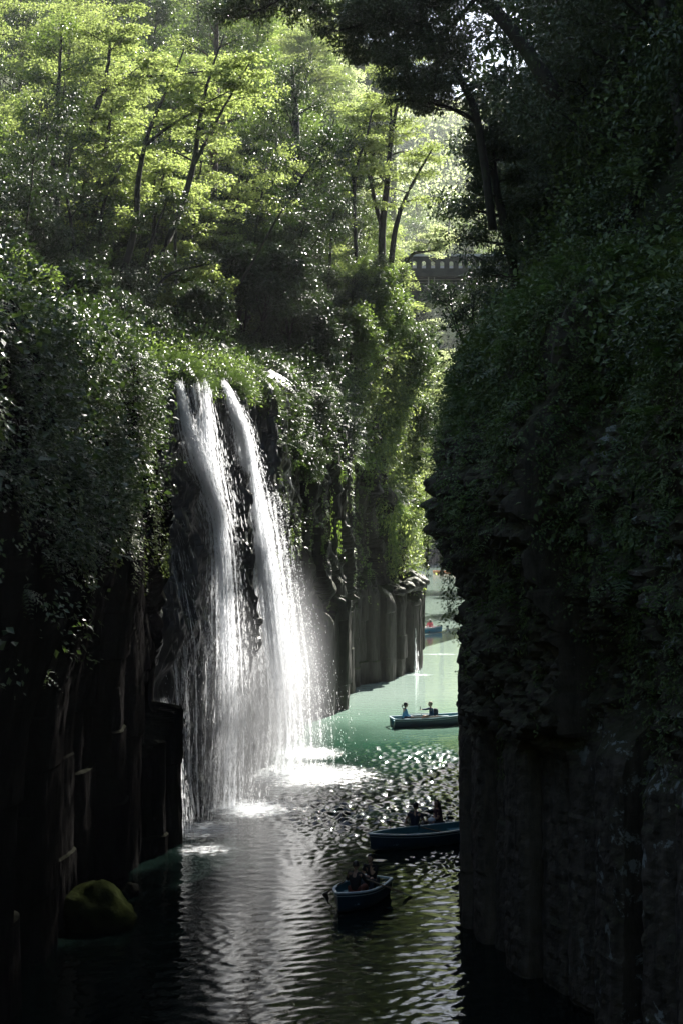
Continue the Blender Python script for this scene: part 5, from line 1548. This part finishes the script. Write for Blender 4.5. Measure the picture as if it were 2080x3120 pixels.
def build_person(label, loc, yaw, handR, handL, top='navy_shirt', legs='dark_trousers', hair='short', lean=0.05, head_yaw=0.0, head_tilt=0.0,
                 sleeve='short', cap=None, bare_legs=False, knees=0.40, scale=1.0, group=None, foot=None):
    """seated figure, seat level at z 0, facing +x"""
    o = empty("person", loc, yaw); o.scale = (scale,) * 3; tag(o, label, "person", group)
    pel = np.array([0, 0, .09]); wa = np.array([-.01 + lean * .3, 0, .24]); ch = np.array([lean * .8, 0, .42]); nk = np.array([lean * 1.2, 0, .575])
    hb = nk + [.012, 0, .06]; hc = nk + [.025, 0, .165]
    sR = ch + [0.0, -.175, .10]; sL = ch + [0.0, .175, .10]
    eR, hR = elbow(sR, handR, .27, .25, (-.3, -.6, -1)); eL, hL = elbow(sL, handL, .27, .25, (-.3, .6, -1))
    hipR = np.array([.04, -.10, .075]); hipL = np.array([.04, .10, .075])
    kz = .16
    kR = np.array([knees, -.13, kz]); kL = np.array([knees, .13, kz])
    fx = foot if foot is not None else knees + .16
    aR = np.array([fx, -.12, -.17]); aL = np.array([fx, .12, -.17]); tR = aR + [.17, -.02, -.035]; tL = aL + [.17, .02, -.035]
    verts = [pel, wa, ch, nk, hb, sR, eR, hR, sL, eL, hL, hipR, kR, aR, tR, hipL, kL, aL, tL]
    edges = [(0, 1), (1, 2), (2, 3), (3, 4), (2, 5), (5, 6), (6, 7), (2, 8), (8, 9), (9, 10), (0, 11), (11, 12), (12, 13), (13, 14), (0, 15), (15, 16), (16, 17), (17, 18)]
    rad = [(.13, .12), (.105, .095), (.12, .10), .05, .048, .058, .040, .024, .058, .040, .024, .085, .055, .038, .030, .085, .055, .038, .030]
    me, _ = skin_mesh("body", verts, edges, rad, M['skin'])
    g = Geo(); V, T = mesh_arrays(me); g.add(V, T)
    # head
    cy_, sy_ = cos(head_yaw), sin(head_yaw); ct, st_ = cos(head_tilt), sin(head_tilt)
    def hrot(P):
        P = np.asarray(P, float)
        x, y, z = P[..., 0] * ct + P[..., 2] * st_, P[..., 1], -P[..., 0] * st_ + P[..., 2] * ct
        return np.stack([x * cy_ - y * sy_, x * sy_ + y * cy_, z], -1) + hc
    def face(D, V):
        W = V.copy(); z = D[:, 2]
        W[:, 1] *= 1 - 0.28 * np.clip(-z, 0, 1) ** 1.2
        W[:, 0] += 0.018 * np.exp(-((z + .75) / .25) ** 2) * (D[:, 0] > 0)          # chin
        nose = np.exp(-((D[:, 1]) / .16) ** 2) * np.exp(-((z + .12) / .20) ** 2) * (D[:, 0] > .3)
        W[:, 0] += 0.026 * nose
        sock = np.exp(-((np.abs(D[:, 1]) - .33) / .16) ** 2) * np.exp(-((z - .06) / .12) ** 2) * (D[:, 0] > .3)
        W[:, 0] -= 0.010 * sock
        return W
    V, T = ellip((0, 0, 0), (.098, .076, .120), (26, 32), face); g.add(hrot(V), T)
    for s in (-1, 1):
        V, T = ellip((-.005, s * .078, -.005), (.018, .010, .030), (8, 10)); g.add(hrot(V), T)
    # hands: palm, four fingers of unequal length, thumb at the side
    for (e, h, s) in ((eR, hR, -1), (eL, hL, 1)):
        d = nrm(h - e); side = nrm(np.cross(d, [0, 0, 1.0]) + 1e-6); upv = np.cross(side, d)
        V, T = ellip((0, 0, 0), (.045, .036, .016), (8, 12))
        B = np.stack([d, side, upv], 0); g.add(V @ B + h + d * .045, T)
        for k, fl in enumerate((.062, .072, .068, .052)):
            b0 = h + d * .08 + side * (k - 1.5) * .018
            P = np.array([b0, b0 + d * fl * .45 - upv * .004, b0 + d * fl * .75 - upv * .020, b0 + d * fl * .85 - upv * .040])
            tube(g, P, [.009, .0085, .008, .006], 6)
        b0 = h + d * .03 - side * s * .030
        P = np.array([b0, b0 - side * s * .022 + d * .022, b0 - side * s * .026 + d * .045 - upv * .012]); tube(g, P, [.011, .010, .007], 6)
    body = g.obj("body", M['skin'], o, True)
    for s in (-1, 1):
        V, T = ellip((.086, s * .030, .008), (.008, .012, .008), (6, 8)); obj_np("eye", hrot(V), T, M['eye'], o)
    V, T = ellip((.092, 0, -.060), (.008, .022, .007), (6, 8)); obj_np("mouth", hrot(V), T, M['lip'], o)
    # clothes over the body
    def mix(a, b_, t): return a * (1 - t) + b_ * t
    if sleeve == 'long': eRr, eLr = [(eR, .052), (mix(eR, hR, .93), .036)], [(eL, .052), (mix(eL, hL, .93), .036)]
    else: eRr, eLr = [(mix(sR, eR, .62), .058)], [(mix(sL, eL, .62), .058)]
    v = [pel + [0, 0, -.02], wa, ch, nk + [0, 0, -.035], sR]; r = [(.155, .14), (.128, .118), (.142, .122), .062, .073]; ed = [(0, 1), (1, 2), (2, 3), (2, 4)]
    pi_ = 4
    for q, rr in eRr: v.append(q); r.append(rr); ed.append((pi_, len(v) - 1)); pi_ = len(v) - 1
    v.append(sL); r.append(.073); ed.append((2, len(v) - 1)); pi_ = len(v) - 1
    for q, rr in eLr: v.append(q); r.append(rr); ed.append((pi_, len(v) - 1)); pi_ = len(v) - 1
    me, _ = skin_mesh("top", v, ed, r, M[top]); c = bpy.data.objects.new("shirt" if sleeve == 'short' else "jacket", me); c.parent = o; link(c)
    if bare_legs:
        v = [pel, hipR, mix(hipR, kR, .75), hipL, mix(hipL, kL, .75)]; r = [(.14, .13), .105, .08, .105, .08]; ed = [(0, 1), (1, 2), (0, 3), (3, 4)]
    else:
        v = [pel, hipR, kR, mix(kR, aR, .9), hipL, kL, mix(kL, aL, .9)]; r = [(.145, .13), .10, .072, .055, .10, .072, .055]; ed = [(0, 1), (1, 2), (2, 3), (0, 4), (4, 5), (5, 6)]
    me, _ = skin_mesh("legs", v, ed, r, M[legs]); c = bpy.data.objects.new("shorts" if bare_legs else "trousers", me); c.parent = o; link(c)
    g = Geo()
    for a, t in ((aR, tR), (aL, tL)):
        V, T = ellip(tuple((a + t) / 2 + [0, 0, -.012]), (.135, .047, .042), (8, 12)); g.add(V, T)
    g.obj("shoes", M['dark_trousers'], o, True)
    # hair
    def hairf(D, V):
        W = V.copy(); fr = (D[:, 0] > .25) & (D[:, 2] < .45)
        W[fr, 0] *= 0.72; W[fr, 2] = np.maximum(W[fr, 2], -.0) if hair == 'short' else W[fr, 2]
        low = (D[:, 2] < -.35) & (hair == 'short'); W[low, 2] *= .55; W[low, :2] *= .9
        return W * (1 + 0.02 * fbm(D[:, 0:1] * 9, D[:, 1:2] * 9, D[:, 2:3] * 9, 2))
    V, T = ellip((-.014, 0, .018), (.102, .088, .122), (22, 28), hairf)
    g = Geo(); g.add(hrot(V), T)
    if hair == 'long':
        vv = [hrot(np.array([-.06, s * .035, -.02])) for s in (-1, 0, 1)]
        for s in (-1.6, -.8, 0, .8, 1.6):
            a0 = hrot(np.array([-.05 + .01 * abs(s), s * .045, .02]))
            tube(g, smooth_line([a0, a0 + [-.035, s * .01, -.12], a0 + [-.04, s * .016, -.27], a0 + [-.025, s * .012, -.38]], 12), np.interp(np.arange(12), [0, 6, 11], [.045, .045, .012]), 8)
    if hair == 'ponytail':
        a0 = hrot(np.array([-.10, 0, .0]))
        back = np.array([-cy_, -sy_, 0]) * 1.0
        tube(g, smooth_line([a0, a0 + back * .06 + [0, 0, .0], a0 + back * .085 + [0, 0, -.07], a0 + back * .06 + [0, 0, -.15]], 10), np.interp(np.arange(10), [0, 3, 9], [.02, .038, .010]), 8)
    g.obj("hair", M['hair'], o, True)
    if cap:
        V, T = ellip((-.006, 0, .045), (.110, .092, .095), (16, 24), lambda D, V: np.where(D[:, 2:3] < 0, V * [1, 1, .15], V))
        g = Geo(); g.add(hrot(V), T)
        V, T = ellip((.105, 0, .040), (.075, .066, .010), (8, 18)); g.add(hrot(V), T)
        g.obj("cap", M[cap], o, True)
    return o
# ------------------------------------------------------------------ the boats and their crews
def heading(dx, dy): return math.atan2(dy, dx)
# nearest boat
c1 = on_level(1092, 2703, 0.42); b1 = (float(c1[0]), float(c1[1]), 0.0); h1 = heading(-0.95, -1.9)
build_boat("nearest rowing boat, seen bow first, rower's back to us", 2.4, 1.06, b1, h1, "12")
def seat1(x, y=0, z=.28): return tuple(to_world(b1, h1, (x, y, z)))
build_person("rower in a black shirt and rust trousers, back turned, in the nearest boat", seat1(0.20, 0, .30), h1 + pi, (.36, -.28, .34), (.36, .28, .34), 'black_tee', 'rust_trousers', 'short', .02, sleeve='long', knees=.36)
build_person("person in a black tee resting a hand at the chin, stern of the nearest boat", seat1(-0.84, 0, .30), h1 + 0.1, (.30, -.05, .30), (.19, .03, .56), 'black_tee', 'dark_trousers', 'short', .10, head_yaw=-.1, knees=.34)
oar("oar of the nearest boat reaching right with its wet blade at the surface", on_level(1116, 2679, .74), on_level(1253, 2731, 0.0), .42)
oar("oar of the nearest boat dipping left of the bow, mostly behind the rower", on_level(1052, 2683, .74), on_level(985, 2726, -0.05), .42)
# middle boat
bowp = on_level(1130, 2540, .55); stp = on_level(1428, 2512, .42)
b2 = (float((bowp[0] + stp[0]) / 2), float((bowp[1] + stp[1]) / 2), 0.0); h2 = heading(bowp[0] - stp[0], bowp[1] - stp[1])
L2 = float(np.hypot(bowp[0] - stp[0], bowp[1] - stp[1]))
build_boat("second rowing boat, broadside, its stern cut off by the black cliff", L2, 1.12, b2, h2, "18")
def seat_on(px, py, z, ): return tuple(on_level(px, py, z))
sA = on_level(1263, 2528, .30); sB = on_level(1338, 2516, .30)
build_person("rower in a navy shirt with back to us, in the second boat", tuple(sA), radians(62), (.34, -.24, .24), (.20, .42, .16), 'navy_shirt', 'dark_trousers', 'short', .04, head_yaw=-.3)
build_person("woman with long black hair and burgundy top hugging a pale bag, in the second boat", tuple(sB), radians(205), (.28, .10, .22), (.28, -.10, .24), 'burgundy_top', 'dark_trousers', 'long', .08, head_yaw=.5)
bg_, bt_ = ellip((0, 0, 0), (.13, .17, .10), (12, 16), lambda D, V: V * (1 + .08 * fbm(D[:, :1] * 3, D[:, 1:2] * 3, D[:, 2:3] * 3)))
o = obj_np("bag", bg_, bt_, M['pale_bag'], None, True); o.location = tuple(np.array(to_world(sB, radians(205), (.30, 0, .20)))); tag(o, "small pale bag on the long-haired woman's lap", "bag")
oar("oar of the second boat stretched right, blade almost touching the cliff", on_level(1282, 2521, .70), on_level(1391, 2546, .12), .42)
oar("oar of the second boat on its far side, left of the rower", on_level(1246, 2515, .66), on_level(1180, 2500, -0.03), .42)
g = Geo(); V, T = ellip((0, 0, 0), (.17, .12, .045), (12, 18)); g.add(V, T)
o = g.obj("cushion", M['rust_trousers'], None, True); o.location = to_world(sA, h2, (.32, .05, .05)); tag(o, "red cushion on the seat beside the rower of the second boat", "cushion")
# sunlit boat
t0 = on_level(1194, 2188, .42); t1 = on_level(1428, 2174, .52)
b3 = (float((t0[0] + t1[0]) / 2), float((t0[1] + t1[1]) / 2), 0.0); h3 = heading(t1[0] - t0[0], t1[1] - t0[1]); L3 = float(np.hypot(t1[0] - t0[0], t1[1] - t0[1]))
build_boat("sunlit rowing boat with its flat stern to the left, on the turquoise water", L3, 1.25, b3, h3, None)
s3a = to_world(b3, h3, (-L3 / 2 + .62, 0, .30)); s3b = to_world(b3, h3, (-L3 / 2 + 1.98, 0, .30))
build_person("woman in a blue jacket and black cap with a ponytail, in the sunlit boat", tuple(s3a), h3, (.30, -.08, .20), (.30, .08, .16), 'blue_jacket', 'dark_trousers', 'ponytail', .03, sleeve='long', cap='black_cap')
pm = build_person("man in a navy jacket and beige cap holding up a phone, in the sunlit boat", tuple(s3b), h3 + pi, (.50, .02, .50), (.20, .16, .22), 'navy_jacket', 'khaki', 'short', .02, sleeve='long', cap='khaki', bare_legs=True, knees=.38)
hp = to_world(s3b, h3 + pi, (.57, .02, .585))
g = Geo(); box(g, -.006, .006, -.038, .038, -.075, .075); o = g.obj("phone", M['black_cap']); o.location = tuple(hp); o.rotation_euler = (0, .1, h3 + pi); tag(o, "dark phone held up by the man in the sunlit boat", "phone")
V, T = ellip((0, 0, 0), (.12, .17, .24), (14, 18), lambda D, V: np.sign(D) * np.abs(D) ** .7 * [.12, .17, .24])
o = obj_np("backpack", V, T, M['backpack'], None, True); o.location = to_world(s3b, h3 + pi, (-.22, 0, .30)); o.rotation_euler = (0, 0, h3 + pi); tag(o, "dark backpack on the back of the man with the phone", "backpack")
oar("pale oar laid along the far side of the sunlit boat", to_world(b3, h3, (-L3 / 2 + .55, .50, .50)), to_world(b3, h3, (-L3 / 2 + 2.5, .54, .53)), .4, 'oar_blade')
oar("dark oar laid along the near side of the sunlit boat", to_world(b3, h3, (-L3 / 2 + .75, -.52, .50)), to_world(b3, h3, (-L3 / 2 + 2.7, -.56, .53)), .4)
# far boats
tip = on_level(1344, 1909, .50); b4 = (float(tip[0] - 1.75), float(tip[1] - .6), 0.0); h4 = heading(1.75, .6)
build_boat("far bright blue boat with white inside, half hidden by the last rock column", 3.7, 1.3, b4, h4, None, 'hull_far', 'white_in', rim='white_in')
s4 = to_world(b4, h4, (.75, 0, .32))
build_person("person in a pink jacket and white cap in the far blue boat", tuple(s4), radians(250), (.26, -.18, .2), (.26, .18, .2), 'pink_top', 'white_cloth', 'long', .04, sleeve='long', cap='white_cloth')
s4b = to_world(b4, h4, (-.25, 0, .32))
build_person("person in white mostly hidden by the rock column, in the far blue boat", tuple(s4b), h4, (.3, -.2, .2), (.3, .2, .2), 'white_cloth', 'white_cloth', 'short', .04, sleeve='long')
oar("white oar reaching right from the far blue boat", to_world(b4, h4, (1.0, -.5, .6)), on_level(1366, 1918, .05), .55, 'white_in', .11)
tp = on_level(1318, 1741, .4)
build_boat("farthest boat, a flat orange sliver cut off by the black cliff", 3.8, 1.3, (float(tp[0] + 1.9), float(tp[1]), 0.0), pi, None, 'orange', 'orange', rim='orange')
# ------------------------------------------------------------------ sunlit damp air of the gorge
def haze(dens):
    m, nt = new_mat('haze'); b = NT(nt)
    out = b.n('ShaderNodeOutputMaterial'); v = b.n('ShaderNodeVolumePrincipled'); b.l(v.outputs[0], out.inputs[1])
    v.inputs['Color'].default_value = (0.93, 0.96, 1.0, 1)
    v.inputs['Density'].default_value = dens; v.inputs['Anisotropy'].default_value = 0.3
    g = Geo(); box(g, -460, 460, -260, 760, -4.2, 330)
    o = g.obj("haze", m); tag(o, "pale sunlit air", "haze", None, "stuff")
haze(0.00014)
